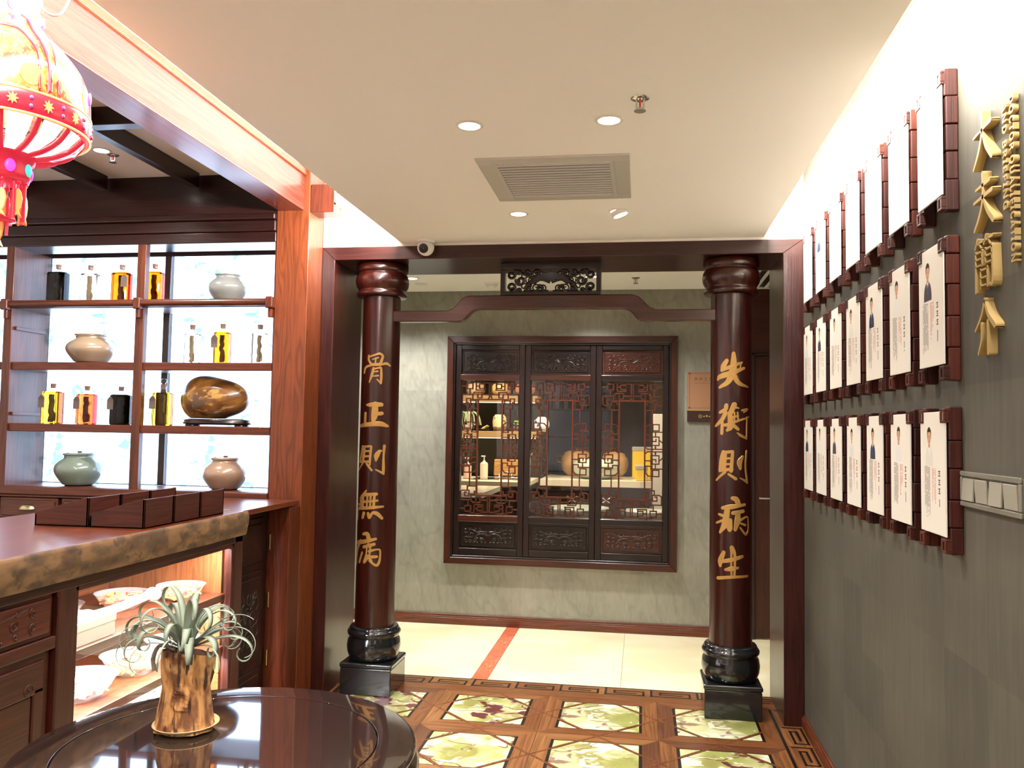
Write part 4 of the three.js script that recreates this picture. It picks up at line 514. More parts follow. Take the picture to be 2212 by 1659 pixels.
// ---------------------------------------------------------------- counter
{
  const c = thing('counter', 'long wooden counter with a rough live-edge top', 'counter', [-2.2, 0, -2.2]), B = (x0, x1, y0, y1, z0, z1, r, a) => bx(x0 + 2.2, x1 + 2.2, y0, y1, z0 + 2.2, z1 + 2.2, r, a);
  part(c, 'counter_top', B(-2.62, -1.815, 1.0, 1.105, -3.7, -0.4, 0.006, 2), M.counterTop);
  const bark = tex(512, 256, (u, v) => { const a = fbm(u, v, 12, 14, 5, 501), cr = Math.abs(fbm(u, v, 7, 5, 4, 507) - 0.5), d = fbm(u, v, 30, 14, 3, 511); let q = mix([74, 52, 30], [112, 82, 48], sm(0.3, 0.7, a)); q = mix(q, [54, 38, 24], 0.6 * sm(0.58, 0.74, d)); return mix(q, [60, 42, 26], 0.5 * (1 - sm(0.002, 0.016, cr))); }, [0.9, 0.45]);
  const NZ = 220, NY = 12, L = [], U = [], pt = (i, j) => { const t = j / NY, z = -3.7 + 3.3 * i / NZ, y = t < 0.75 ? 0.998 + 0.107 * t / 0.75 : 1.105 + 0.0004, n = fbm(i / NZ, j / NY * 0.2, 40, 5, 4, 521) - 0.5, k = fbm(i / NZ, 0, 9, 2, 3, 525) - 0.5; const x = t < 0.75 ? -1.806 + 0.022 * k + 0.014 * n * Math.sin(Math.PI * Math.min(1, t / 0.75) * 0.9 + 0.2) + 0.012 * Math.sin(t / 0.75 * 2.6) : -1.8 + 0.022 * k - (t - 0.75) * 0.12; return [[x + 2.2, y, z + 2.2], [z, y]]; };
  for (let i = 0; i < NZ; i++) for (let j = 0; j < NY - 2; j++) { const a = pt(i, j), b = pt(i + 1, j), d = pt(i, j + 1), e = pt(i + 1, j + 1); for (const q of [a, e, b, a, d, e]) { L.push(q[0]); U.push(q[1]); } }
  part(c, 'live_edge', smooth(tri3(L, U)), mat(0xffffff, { map: bark, roughness: 0.75 }), 'rough ochre bark edge');
  const fl = B(-2.62, -1.832, 1.078, 1.104, -4.366, -3.702, 0.004, 2); part(c, 'counter_flap', fl, M.counterTop, 'thin hinged flap'); part(c, 'flap_seam', B(-2.6, -1.9, 1.1042, 1.1052, -3.735, -3.705, 0), M.brass);
  // front: carved bays, then the frame of the glass case
  part(c, 'cabinet_body', B(-2.5, -1.87, 0.0, 1.0, -2.47, -0.45, 0), M.brownDark);
  part(c, 'top_rail', B(-1.88, -1.832, 0.962, 0.999, -3.73, -0.45, 0.004), M.cabinet); part(c, 'plinth', B(-2.45, -1.84, 0, 0.09, -3.7, -0.45, 0.003), M.brownDark);
  for (const z of [-2.56, -1.56, -0.5]) part(c, 'stile', B(-1.885, -1.833, 0.09, 0.965, z, z + 0.088, 0.006), M.cabinet);
  const cv = carving(0.82, 0.09, 0.0042); cv.rotateY(Math.PI / 2);
  for (const z0 of [-2.462, -1.462]) {
    const z1 = z0 + 0.9, d = part(c, 'drawer_front', [B(-1.88, -1.848, 0.825, 0.962, z0, z1, 0.004), B(-1.86, -1.838, 0.84, 0.948, z0 + 0.018, z1 - 0.018, 0.006)], M.drawer); part(d, 'carving', cv, M.drawer).position.set(-1.838 + 2.2, 0.894, (z0 + z1) / 2 + 2.2); part(c, 'rail', B(-1.883, -1.836, 0.785, 0.825, z0 - 0.01, z1 + 0.01, 0.005), M.cabinet);
    const dr = part(c, 'door', [B(-1.88, -1.852, 0.09, 0.785, z0, z1, 0.003), B(-1.87, -1.842, 0.66, 0.76, z0 + 0.03, z1 - 0.03, 0.006), B(-1.86, -1.842, 0.12, 0.6, z1 - 0.09, z1 - 0.04, 0.006), B(-1.86, -1.842, 0.12, 0.68, z0 + 0.03, z0 + 0.075, 0.006)], M.cabinet);
    part(dr, 'door_panel', B(-1.87, -1.846, 0.12, 0.665, z0 + 0.075, z1 - 0.09, 0.01), M.cabinet); for (const zz of [z0 + 0.1, z1 - 0.12]) { const s = spiral(0, 0, 0.022, 1.3, 0, 1, 0.003); s.rotateY(Math.PI / 2); part(dr, 'corner_scroll', s, M.cabinet).position.set(-1.842 + 2.2, 0.68, zz + 2.2); }
  }
  part(c, 'stile', B(-1.885, -1.832, 0.0, 0.999, -3.728, -3.648, 0.006), M.cabinet); part(c, 'case_moulding', [B(-1.868, -1.836, 0.944, 0.966, -3.65, -2.47, 0.005), B(-1.868, -1.836, 0.3, 0.97, -2.575, -2.555, 0.005), B(-1.868, -1.836, 0.3, 0.97, -3.65, -3.63, 0.005), B(-1.868, -1.836, 0.27, 0.3, -3.65, -2.47, 0.005)], M.cabinet);
  part(c, 'case_base', B(-2.45, -1.84, 0.09, 0.29, -3.65, -2.47, 0.003), M.cabinet); part(c, 'case_wall', [B(-2.5, -2.46, 0.09, 1.0, -3.7, -2.47, 0.002), B(-2.5, -1.9, 0.09, 1.0, -3.7, -3.66, 0.002), B(-2.46, -1.9, 0.29, 1.0, -2.5, -2.472, 0.002), B(-2.46, -1.89, 0.972, 0.999, -3.66, -2.5, 0.002)], M.caseWood, 'lighter wooden lining of the glass case');
  for (const y of [0.735, 0.5]) part(c, 'case_shelf', B(-2.455, -1.875, y - 0.034, y, -3.655, -2.505, 0.003, 2), M.shelfWood);
  part(c, 'light_strip', B(-1.915, -1.89, 0.962, 0.971, -3.62, -2.55, 0.001), glow([1, 0.95, 0.9], 8)); part(c, 'glass_pane', B(-1.862, -1.858, 0.3, 0.945, -3.63, -2.575, 0), mat(0xffffff, { transmission: 1, roughness: 0.01, thickness: 0, ior: 1.45 }));
  // end door below the flap, set back
  const d = part(c, 'end_door', [B(-1.99, -1.95, 0.02, 1.07, -4.245, -3.735, 0.003)], M.dark); for (const [y0, y1] of [[0.8, 1.03], [0.3, 0.76], [0.06, 0.26]]) part(d, 'door_panel', [B(-1.955, -1.942, y0, y1, -4.18, -3.79, 0.006), B(-1.95, -1.936, y0 + 0.03, y1 - 0.03, -4.15, -3.82, 0.008)], M.dark); for (const y of [0.85, 0.55, 0.25]) part(d, 'hinge', rod([-1.936 + 2.2, y, -4.244 + 2.2], [-1.936 + 2.2, y + 0.08, -4.244 + 2.2], 0.005, 8), M.brass);
  const cvd = carving(0.26, 0.3, 0.003); cvd.rotateY(Math.PI / 2); part(d, 'carving', cvd, M.dark).position.set(-1.936 + 2.2, 0.53, -3.985 + 2.2);
}
// tray boxes on the counter
for (let row = 0; row < 2; row++) for (let k = 0; k < 3; k++) {
  const t = thing('slanted_tray', 'slant-sided dark wooden tray box, ' + (row ? 'rear row, ' : 'front row on the counter edge, ') + ['away from the post', 'middle one', 'nearest the post'][k], 'tray', [-1.962 - row * 0.232, 1.1055, -3.05 - k * 0.206], 'slant-sided trays on the counter'), W = 0.112, D = 0.1;
  const side = (z) => { const g = ext([[-W, 0], [W, 0], [W, 0.11], [W * 0.94, 0.112], [-W, 0.05]], 0.008, 0.001); g.translate(0, 0, z); return uvm(g, 0); };
  part(t, 'side_wall', side(D - 0.008), M.box); part(t, 'side_wall', side(-D), M.box); part(t, 'tall_wall', bx(W - 0.008, W, 0, 0.11, -D, D, 0.001), M.box); part(t, 'low_wall', bx(-W, -W + 0.008, 0, 0.045, -D, D, 0.001), M.box); part(t, 'bottom', bx(-W, W, 0, 0.006, -D, D, 0.001), M.box);
}
// things in the glass case
{
  const gl = mat(0xffffff, { transmission: 0.85, roughness: 0.08, thickness: 0, ior: 1.5 }), herb = [mat([0.75, 0.36, 0.08], { roughness: 0.7 }), mat([0.8, 0.72, 0.6], { roughness: 0.7 }), mat([0.62, 0.22, 0.07], { roughness: 0.7 })];
  const bowl = (x, y, z, R, m, label) => { const b = thing('glass_bowl', label, 'bowl', [x, y, z], 'glass bowls of herbs in the glass case'); part(b, 'bowl', lathe([[0.001, 0.002], [R * 0.6, 0.002], [R * 0.85, R * 0.35], [R, R * 0.62], [R * 1.04, R * 0.63]], 36), gl); const L = []; for (let k = 0; k < 90; k++) { const a = rr(0, 6.28), q = Math.sqrt(rnd()) * R * 0.72, g = new THREE.BoxGeometry(rr(0.02, 0.04), 0.005, rr(0.012, 0.025)); g.rotateX(rr(-0.6, 0.6)); g.rotateY(rr(0, 3)); g.translate(Math.cos(a) * q, rr(0.012, R * 0.55), Math.sin(a) * q); L.push(plain(g)); } const s = part(b, 'herb_slices', L, m); s.userData.kind = 'stuff'; };
  bowl(-2.0, 0.7355, -3.49, 0.1, herb[0], 'glass bowl of orange herb slices at the far end of the upper case shelf'); bowl(-2.13, 0.7355, -3.26, 0.105, herb[2], 'glass bowl of reddish herb slices on the upper case shelf'); bowl(-2.24, 0.7355, -3.0, 0.1, herb[1], 'glass bowl of pale herb slices at the back of the upper case shelf');
  bowl(-2.02, 0.5005, -2.85, 0.13, herb[1], 'wide glass bowl of pale slices on the lower case shelf'); bowl(-2.02, 0.5005, -3.18, 0.12, herb[0], 'glass bowl of orange slices in the middle of the lower case shelf'); bowl(-2.02, 0.5005, -3.47, 0.11, herb[1], 'glass bowl of pale slices at the far end of the lower case shelf'); bowl(-2.08, 0.2905, -3.0, 0.14, herb[0], 'glass bowl of orange slices on the case floor'); bowl(-2.08, 0.2905, -3.4, 0.13, herb[1], 'glass bowl of pale slices on the case floor beside the end wall');
  const bone = mat([0.82, 0.8, 0.74], { roughness: 0.5 });
  const mk = (x, z, l, a, lift, label) => { const b = thing('bone', label, 'bone', [x, 0.7355, z], 'white bones on the upper case shelf', a); part(b, 'bone_body', [tube([[-l / 2, 0.03, 0], [0, 0.03 + lift * 0.4, 0.006], [l / 2, 0.03 + lift, 0]], 0.017, 16, 10), sph(0.028, [-l / 2, 0.03, 0.014], [1, 1, 1], 12, 9), sph(0.026, [-l / 2, 0.03, -0.014], [1, 1, 1], 12, 9), sph(0.027, [l / 2, 0.028 + lift, 0.013], [1, 1, 1], 12, 9), sph(0.024, [l / 2, 0.028 + lift, -0.014], [1, 1, 1], 12, 9)], bone); };
  mk(-2.0, -3.06, 0.24, 0.9, 0.06, 'white bone leaning up beside the glass bowls'); mk(-2.2, -2.7, 0.16, 1.57, 0.02, 'white bone behind the pale flat box'); mk(-2.36, -2.78, 0.18, 1.4, 0, 'white bone lying crosswise at the back of the case');
  const bxg = thing('flat_box', 'pale flat cardboard box on the upper case shelf', 'box', [-1.98, 0.7355, -2.71]), pm = mat([0.6, 0.58, 0.48], { roughness: 0.6 }); part(bxg, 'box_body', bx(-0.085, 0.085, 0, 0.066, -0.155, 0.155, 0.002), pm); part(bxg, 'box_lid', bx(-0.088, 0.088, 0.05, 0.078, -0.158, 0.158, 0.002), pm);
  const pot = thing('small_jar', 'small white lidded jar in the corner of the case', 'jar', [-2.3, 0.7355, -2.6]); part(pot, 'body', lathe([[0.001, 0], [0.035, 0], [0.042, 0.03], [0.04, 0.07], [0.03, 0.082]], 24), bone); part(pot, 'lid', lathe([[0.033, 0.08], [0.033, 0.094], [0.008, 0.1], [0.001, 0.104]], 24), bone);
}
// ---------------------------------------------------------------- round table with stump and plant
{
  const tm = mat([0.022, 0.012, 0.01], { roughness: 0.05, clearcoat: 1, clearcoatRoughness: 0.02, specularIntensity: 1 }), rim = wood(0x3a1c14, 0, 0.22, 0.7);
  const t = thing('round_table', 'round dark glossy table with a moulded edge', 'table', [-0.97, 0, -1.9]);
  part(t, 'top_ring', lathe([[0.362, 0.738], [0.362, 0.7495], [0.364, 0.75], [0.444, 0.75], [0.452, 0.747], [0.455, 0.74], [0.452, 0.733]], 96), tm); part(t, 'top_disc', lathe([[0.001, 0.7497], [0.358, 0.7497], [0.3595, 0.749], [0.3595, 0.738]], 96), tm, 'glossy inlaid centre disc');
  part(t, 'edge_moulding', lathe([[0.36, 0.738], [0.452, 0.733], [0.444, 0.728], [0.447, 0.718], [0.456, 0.712], [0.462, 0.7], [0.458, 0.688], [0.44, 0.68], [0.43, 0.672], [0.434, 0.655], [0.42, 0.64], [0.36, 0.635], [0.001, 0.635]], 96), rim);
  part(t, 'pedestal', lathe([[0.06, 0.636], [0.07, 0.6], [0.05, 0.55], [0.075, 0.45], [0.09, 0.36], [0.07, 0.26], [0.055, 0.2], [0.09, 0.16], [0.1, 0.11], [0.06, 0.1]], 40), rim); for (let k = 0; k < 4; k++) { const f = part(t, 'foot', uvm(ext([[0.04, 0.06], [0.1, 0.13], [0.2, 0.11], [0.3, 0.045], [0.345, 0.03], [0.34, 0], [0.28, 0], [0.2, 0.05], [0.1, 0.06]], 0.05, 0.006).translate(0, 0, -0.025), 0), rim); f.rotation.y = k * Math.PI / 2 + 0.5; }
  const s = thing('saucer', 'small straw coloured saucer under the tree stump', 'saucer', [-1.105, 0.7502, -1.975]); part(s, 'dish', lathe([[0.001, 0.003], [0.05, 0.0], [0.06, 0.003], [0.075, 0.016], [0.079, 0.0175], [0.078, 0.02], [0.062, 0.009], [0.001, 0.007]], 40), mat([0.62, 0.42, 0.2], { roughness: 0.5 }));
  const stump = thing('tree_stump', 'rough cut tree stump holding a curly grey-green plant', 'stump', [-1.105, 0.758, -1.975]);
  const barkT = tex(256, 256, (u, v) => { const a = fbm(u, v, 24, 4, 4, 601), b = fbm(u, v, 9, 5, 4, 607), cr = fbm(u, v, 40, 3, 3, 613); let q = mix([104, 62, 30], [186, 132, 76], sm(0.32, 0.66, a)); q = mix(q, [206, 164, 108], 0.6 * sm(0.55, 0.75, b)); return mix(q, [56, 30, 16], 0.9 * sm(0.63, 0.72, cr)); }, [1, 1]), barkM = mat(0xffffff, { map: barkT, roughness: 0.8, bumpMap: barkT, bumpScale: 0.002 });
  const NA = 56, NH = 26, L = [], U = [], P = (i, j) => { const a = (i % NA) / NA * 6.2832, t = j / NH, y = t * (0.182 + 0.012 * Math.cos(a - 2)); let r = 0.062 - 0.004 * t + 0.004 * Math.sin(t * 7 + 1) + 0.004 * Math.sin(a * 3 + t * 2) + 0.0025 * Math.sin(a * 9 + 3 * Math.sin(t * 5)) + 0.003 * (fbm(i % NA / NA, t, 14, 6, 3, 621) - 0.5); const da = Math.atan2(Math.sin(a - 1.35), Math.cos(a - 1.35)), k = Math.hypot(da * 0.062, (t - 0.42) * 0.18); r += 0.007 * Math.exp(-(((k - 0.02) / 0.006) ** 2)) - 0.014 * Math.exp(-((k / 0.011) ** 2)) + 0.006 * Math.exp(-t * 14); return [[Math.cos(a) * r, y, Math.sin(a) * r], [i / NA, t]]; };
  for (let i = 0; i < NA; i++) { for (let j = 0; j < NH; j++) for (const q of [P(i, j), P(i, j + 1), P(i + 1, j + 1), P(i, j), P(i + 1, j + 1), P(i + 1, j)]) { L.push(q[0]); U.push(q[1]); } }
  const g = new THREE.BufferGeometry(); g.setAttribute('position', new THREE.BufferAttribute(new Float32Array(L.flat()), 3)); g.setAttribute('uv', new THREE.BufferAttribute(new Float32Array(U.flat()), 2)); g.computeVertexNormals(); part(stump, 'bark', g, barkM);
  const TL = [], TU = []; for (let i = 0; i < NA; i++) { const a = P(i, NH)[0], b = P(i + 1, NH)[0], m = (p) => [p[0] * 0.8, p[1] - 0.012, p[2] * 0.8], c = [0, 0.16, 0]; for (const q of [a, m(a), b, b, m(a), m(b), m(a), c, m(b)]) { TL.push(q); TU.push([q[0] * 3, q[2] * 3]); } } part(stump, 'hollow_top', tri3(TL, TU), mat([0.14, 0.06, 0.03], { roughness: 0.9 }));
  const pl = thing('air_plant', 'curly grey-green air plant sitting on the tree stump', 'plant', [-1.112, 0.945, -1.975]); const leafM = mat([0.26, 0.3, 0.22], { roughness: 0.66 }), R2 = mulberry(77);
  const leaf = (az, rise, len, curl, w, tw) => { const pts = []; let x = 0.004, y = 0.0, ang = rise; const n = 26, st = len / n; for (let k = 0; k <= n; k++) { pts.push([x, y, k / n]); x += Math.cos(ang) * st; y += Math.sin(ang) * st; ang -= curl * 3 * (k / n) ** 2 / n; }
    const Lf = [], row = (k) => { const [a, b, t] = pts[k], p = pts[Math.min(n, k + 1)], q = pts[Math.max(0, k - 1)], l = Math.hypot(p[0] - q[0], p[1] - q[1]), nx = -(p[1] - q[1]) / l, ny = (p[0] - q[0]) / l, hw = w * (0.55 + 0.6 * Math.sin(Math.min(1, t * 2.2) * 1.57)) * Math.pow(1 - t, 0.75) + 0.0008, dz = tw * t * t, f = (u, v) => [a + nx * v, b + ny * v, dz + u]; return [f(-hw, hw * 0.22), f(0, 0.0009), f(hw, hw * 0.22), f(0, -0.0012)]; };
    for (let k = 0; k < n; k++) { const a = row(k), b = row(k + 1); for (let m = 0; m < 4; m++) { const m2 = (m + 1) % 4; Lf.push(a[m], b[m], b[m2], a[m], b[m2], a[m2]); } } const gg = smooth(tri3(Lf)); gg.rotateY(az); return gg; };
  for (let k = 0; k < 24; k++) part(pl, 'leaf', leaf(k * 2.4 + R2() * 0.5, 0.35 + 0.95 * (k / 24) + R2() * 0.25, 0.2 + R2() * 0.08, 5.6 + R2() * 2.6, 0.017 - 0.0002 * k, (R2() - 0.5) * 0.08), leafM);
  for (let k = 0; k < 9; k++) part(pl, 'thin_leaf', leaf(k * 0.75 + 4.2, 0.3 + R2() * 0.5, 0.22 + R2() * 0.06, 4 + R2() * 2.5, 0.0035, (R2() - 0.5) * 0.1), leafM); part(pl, 'thin_leaf', leaf(-0.05, 0.75, 0.215, 1.5, 0.003, 0.01), leafM); part(pl, 'core', sph(0.02, [0, 0.006, 0], [1, 1.1, 1], 12, 9), leafM); part(pl, 'dead_leaf', tube([[-0.02, 0.0, 0.01], [-0.06, 0.01, 0.016], [-0.075, -0.02, 0.02], [-0.068, -0.05, 0.024]], 0.0055, 12, 6), mat([0.3, 0.24, 0.18], { roughness: 0.8 }));
}
// ---------------------------------------------------------------- festive lantern hanging at the counter
{
  const t = thing('festive_lantern', 'glowing red and gold plastic festival lantern with fish tassels', 'lantern', [-1.712, 2.0, -2.0]), Y = -2.0; t.scale.set(0.84, 1, 0.84);
  const foil = tex(256, 256, (u, v) => { const a = fbm(u, v, 18, 18, 3, 701), b = fbm(u, v, 9, 9, 3, 705), c = fbm(u, v, 40, 40, 2, 709); let q = mix([255, 190, 70], [255, 240, 180], sm(0.4, 0.62, a)); q = mix(q, [236, 96, 40], sm(0.56, 0.7, b)); return mix(q, [255, 255, 230], sm(0.66, 0.76, c)); }, [1, 1]);
  const gold = mat([0.16, 0.1, 0.04], { map: foil, emissive: rgb([1, 0.8, 0.5]), emissiveMap: foil, emissiveIntensity: 0.75, roughness: 0.3 }), red = mat([0.3, 0.012, 0.02], { emissive: rgb([1, 0.03, 0.08]), emissiveIntensity: 0.45, roughness: 0.25 }), hot = mat([0.3, 0.25, 0.2], { emissive: rgb([1, 0.9, 0.78]), emissiveIntensity: 1.6, roughness: 0.4 }), pinkHot = mat([0.3, 0.22, 0.24], { emissive: rgb([1, 0.8, 0.86]), emissiveIntensity: 1.1, roughness: 0.4 }), shell = mat([1, 0.94, 0.92], { transmission: 1, roughness: 0.06, thickness: 0, ior: 1.4 }), stud = mat([0.3, 0.18, 0.05], { emissive: rgb([1, 0.75, 0.3]), emissiveIntensity: 0.7, metalness: 0.3, roughness: 0.3 }), dot = mat([0.3, 0.05, 0.2], { roughness: 0.2 }), magenta = mat([0.7, 0.05, 0.6], { emissive: rgb([0.8, 0.1, 0.9]), emissiveIntensity: 0.7, roughness: 0.3 }), teal = mat([0.05, 0.6, 0.55], { emissive: rgb([0.1, 0.9, 0.8]), emissiveIntensity: 0.5 });
  const prof = [[0.07, 2.595], [0.11, 2.572], [0.145, 2.534], [0.19, 2.496], [0.225, 2.453], [0.243, 2.407], [0.248, 2.354]], at = (r, y, a) => [Math.cos(a) * r, y + Y, Math.sin(a) * r];
  const gore = (P, a0, a1, n, sc) => { const L = [], U = []; for (let i = 0; i + 1 < P.length; i++) for (let k = 0; k < n; k++) { const q = (ii, kk) => [at(P[ii][0] * sc, P[ii][1], a0 + (a1 - a0) * kk / n), [kk / n, ii / (P.length - 1)]]; const A = q(i, k), B = q(i, k + 1), C = q(i + 1, k), D = q(i + 1, k + 1); for (const v of [A, B, D, A, D, C]) { L.push(v[0]); U.push(v[1]); } } return smooth(tri3(L, U)); };
  part(t, 'clear_shell', lathe([...prof, [0.25, 2.31], [0.241, 2.285], [0.21, 2.25], [0.153, 2.224], [0.1, 2.214]].map(([r, y]) => [r, y + Y]).reverse(), 64), shell, 'clear plastic outer shell');
  const N = 6; for (let k = 0; k < N; k++) {
    const a0 = k / N * 6.2832 + 0.36, a1 = (k + 1) / N * 6.2832 + 0.36, am = (a0 + a1) / 2; const p = part(t, 'gold_panel', gore(prof, a0 + 0.03, a1 - 0.03, 10, 0.95), gold, 'gold foil panel lit from inside');
    const o = []; for (const [f, i] of [[0.12, 6], [0.12, 4], [0.2, 3], [0.35, 2.2], [0.65, 2.2], [0.8, 3], [0.88, 4], [0.88, 6]]) { const j = Math.floor(i), g = i - j, r = prof[j][0] + (g ? (prof[j + 1][0] - prof[j][0]) * g : 0), y = prof[j][1] + (g ? (prof[j + 1][1] - prof[j][1]) * g : 0); o.push(at(r * 0.985, y, a0 + (a1 - a0) * f)); } part(p, 'red_outline', tube(o, 0.004, 30, 6), red);
    part(t, 'meridian_rib', tube(prof.map(([r, y]) => at(r * 0.99, y, a0)), 0.006, 20, 6), red); const m = cyl(0.03, 0.03, 0.006, 20); m.rotateZ(Math.PI / 2); m.translate(0.236, 2.39 + Y, 0); m.rotateY(-(am - 0.3)); part(t, 'medallion', m, stud);
  }
  part(t, 'belt', lathe([[0.244, 2.342], [0.253, 2.338], [0.255, 2.31], [0.25, 2.284], [0.24, 2.28]].map(([r, y]) => [r, y + Y]).reverse(), 64), red, 'red belt around the lantern'); for (const y of [2.341, 2.281]) { const g = new THREE.TorusGeometry(0.252, 0.0035, 6, 64); g.rotateX(Math.PI / 2); g.translate(0, y + Y, 0); part(t, 'belt_bead', plain(g), stud); }
  const flower = new THREE.Shape(); for (let k = 0; k <= 16; k++) { const a = k / 16 * 6.2832, r = k % 2 ? 0.008 : 0.017; k ? flower.lineTo(Math.cos(a) * r, Math.sin(a) * r) : flower.moveTo(r, 0); } const fg = plain(new THREE.ExtrudeGeometry(flower, { depth: 0.004, bevelEnabled: false })); fg.rotateY(Math.PI / 2); fg.translate(0.254, 2.311 + Y, 0);
  for (let k = 0; k < 16; k++) { const g = fg.clone(); g.rotateY(k / 16 * 6.2832); part(t, 'flower_stud', g, k % 3 === 1 ? hot : stud); for (const dy of [-0.011, 0.011]) { const s = sph(0.0065, [0.2545, 2.311 + Y + dy, 0], [0.6, 1, 1], 8, 6); s.rotateY((k + 0.5) / 16 * 6.2832); part(t, 'bead', s, dot); } if (k % 2) { const s = sph(0.012, [0.247, 2.4 + Y, 0], [0.5, 1.6, 1], 10, 8); s.rotateY((k + 0.2) / 16 * 6.2832); part(t, 'side_stud', s, k % 4 === 1 ? magenta : stud); } }
  const low = [[0.236, 2.283], [0.2, 2.25], [0.15, 2.228], [0.095, 2.217]]; for (let k = 0; k < 14; k++) { const a0 = k / 14 * 6.2832, a1 = (k + 1) / 14 * 6.2832; part(t, 'lower_panel', gore(low, a0 + 0.07, a1 - 0.07, 3, 0.97), k % 2 ? hot : pinkHot, 'bright lower window'); part(t, 'lower_rib', tube(low.map(([r, y]) => at(r * 0.985, y - 0.002, a0)), 0.008, 12, 6), red); }
  part(t, 'neck', lathe([[0.1, 2.222], [0.094, 2.2], [0.082, 2.19], [0.086, 2.165], [0.08, 2.148], [0.05, 2.14], [0.001, 2.14]].map(([r, y]) => [r, y + Y]).reverse(), 36), red); for (let k = 0; k < 8; k++) { const s = sph(0.016, [0.086, 2.178 + Y, 0], [0.5, 1.1, 1], 10, 8); s.rotateY(k / 8 * 6.2832 + 0.2); part(t, 'neck_gem', s, k === 0 ? teal : k % 3 ? magenta : hot); }
  part(t, 'crown', lathe([[0.075, 2.59], [0.1, 2.6], [0.085, 2.63], [0.095, 2.66], [0.06, 2.7], [0.02, 2.72], [0.012, 2.73]].map(([r, y]) => [r, y + Y]), 36), hot); for (let k = 0; k < 8; k++) { const s = sph(0.014, [0.098, 2.606 + Y, 0], [0.5, 1.2, 1], 8, 6); s.rotateY(k / 8 * 6.2832); part(t, 'crown_gem', s, k % 2 ? magenta : stud); }
  part(t, 'cord', rod([0, 0.72, 0], [0, 0.969, 0], 0.006), red);
  const fish = ext([[0, 0.034], [0.008, 0.026], [0.0125, 0.01], [0.009, -0.01], [0.004, -0.018], [0.012, -0.032], [0, -0.027], [-0.012, -0.032], [-0.004, -0.018], [-0.009, -0.01], [-0.0125, 0.01], [-0.008, 0.026]], 0.008, 0.002); fish.translate(0, 0, -0.004);
  const fishM = mat([0.75, 0.36, 0.1], { emissive: rgb([1, 0.35, 0.1]), emissiveIntensity: 0.2, roughness: 0.3 });
  for (let k = 0; k < 9; k++) { const a = k / 9 * 6.2832 + 0.1, r = 0.07, d = part(t, 'tassel', [rod([Math.cos(a) * r, 0.15, Math.sin(a) * r], [Math.cos(a) * r, 0.085, Math.sin(a) * r], 0.0035, 6), sph(0.008, [Math.cos(a) * r, 0.142, Math.sin(a) * r], [1, 1, 1], 8, 6), rod([Math.cos(a + 0.2) * r, 0.14, Math.sin(a + 0.2) * r], [Math.cos(a + 0.2) * r, 0.04, Math.sin(a + 0.2) * r], 0.006, 6)], red); const f = part(d, 'fish_charm', fish, fishM, 'orange fish charm'); f.position.set(Math.cos(a) * r, 0.085 - 0.006 * (k % 3), Math.sin(a) * r); f.rotation.y = -a + 1.2; f.scale.setScalar(1.2); }
  const dd = part(t, 'tassel', [rod([0.012, 0.14, 0.01], [0.012, 0.02, 0.01], 0.003, 6), rod([0.03, 0.1, 0], [0.03, 0.0, 0], 0.005, 6), lathe([[0.004, 0.062], [0.045, 0.052], [0.05, 0.04], [0.03, 0.034]], 20)], red); const f2 = part(dd, 'fish_charm', fish, fishM); f2.position.set(0.012, 0.01, 0.012); f2.scale.setScalar(1.35);
  const pl = new THREE.PointLight(rgb([1, 0.42, 0.45]), 0.7); pl.position.set(0, 0.42, 0); pl.shadow.radius = 3; t.add(pl); part(t, 'bulb', sph(0.035, [0, 0.42, 0], [1, 1.2, 1], 14, 10), hot);
  lone('lantern_cable', 'loose pink cable looping down from the ceiling beside the lantern', 'cable', tube([[-0.1, 0.37, 0.02], [-0.07, 0.14, 0], [-0.052, 0.042, 0], [-0.012, 0.002, 0], [0.015, 0, 0], [0.042, 0.04, 0], [0.055, 0.12, 0], [0.08, 0.37, 0.02]], 0.0036, 60, 8), mat([0.3, 0.06, 0.06], { roughness: 0.4 }), [-1.575, 2.598, -2.0]);
}
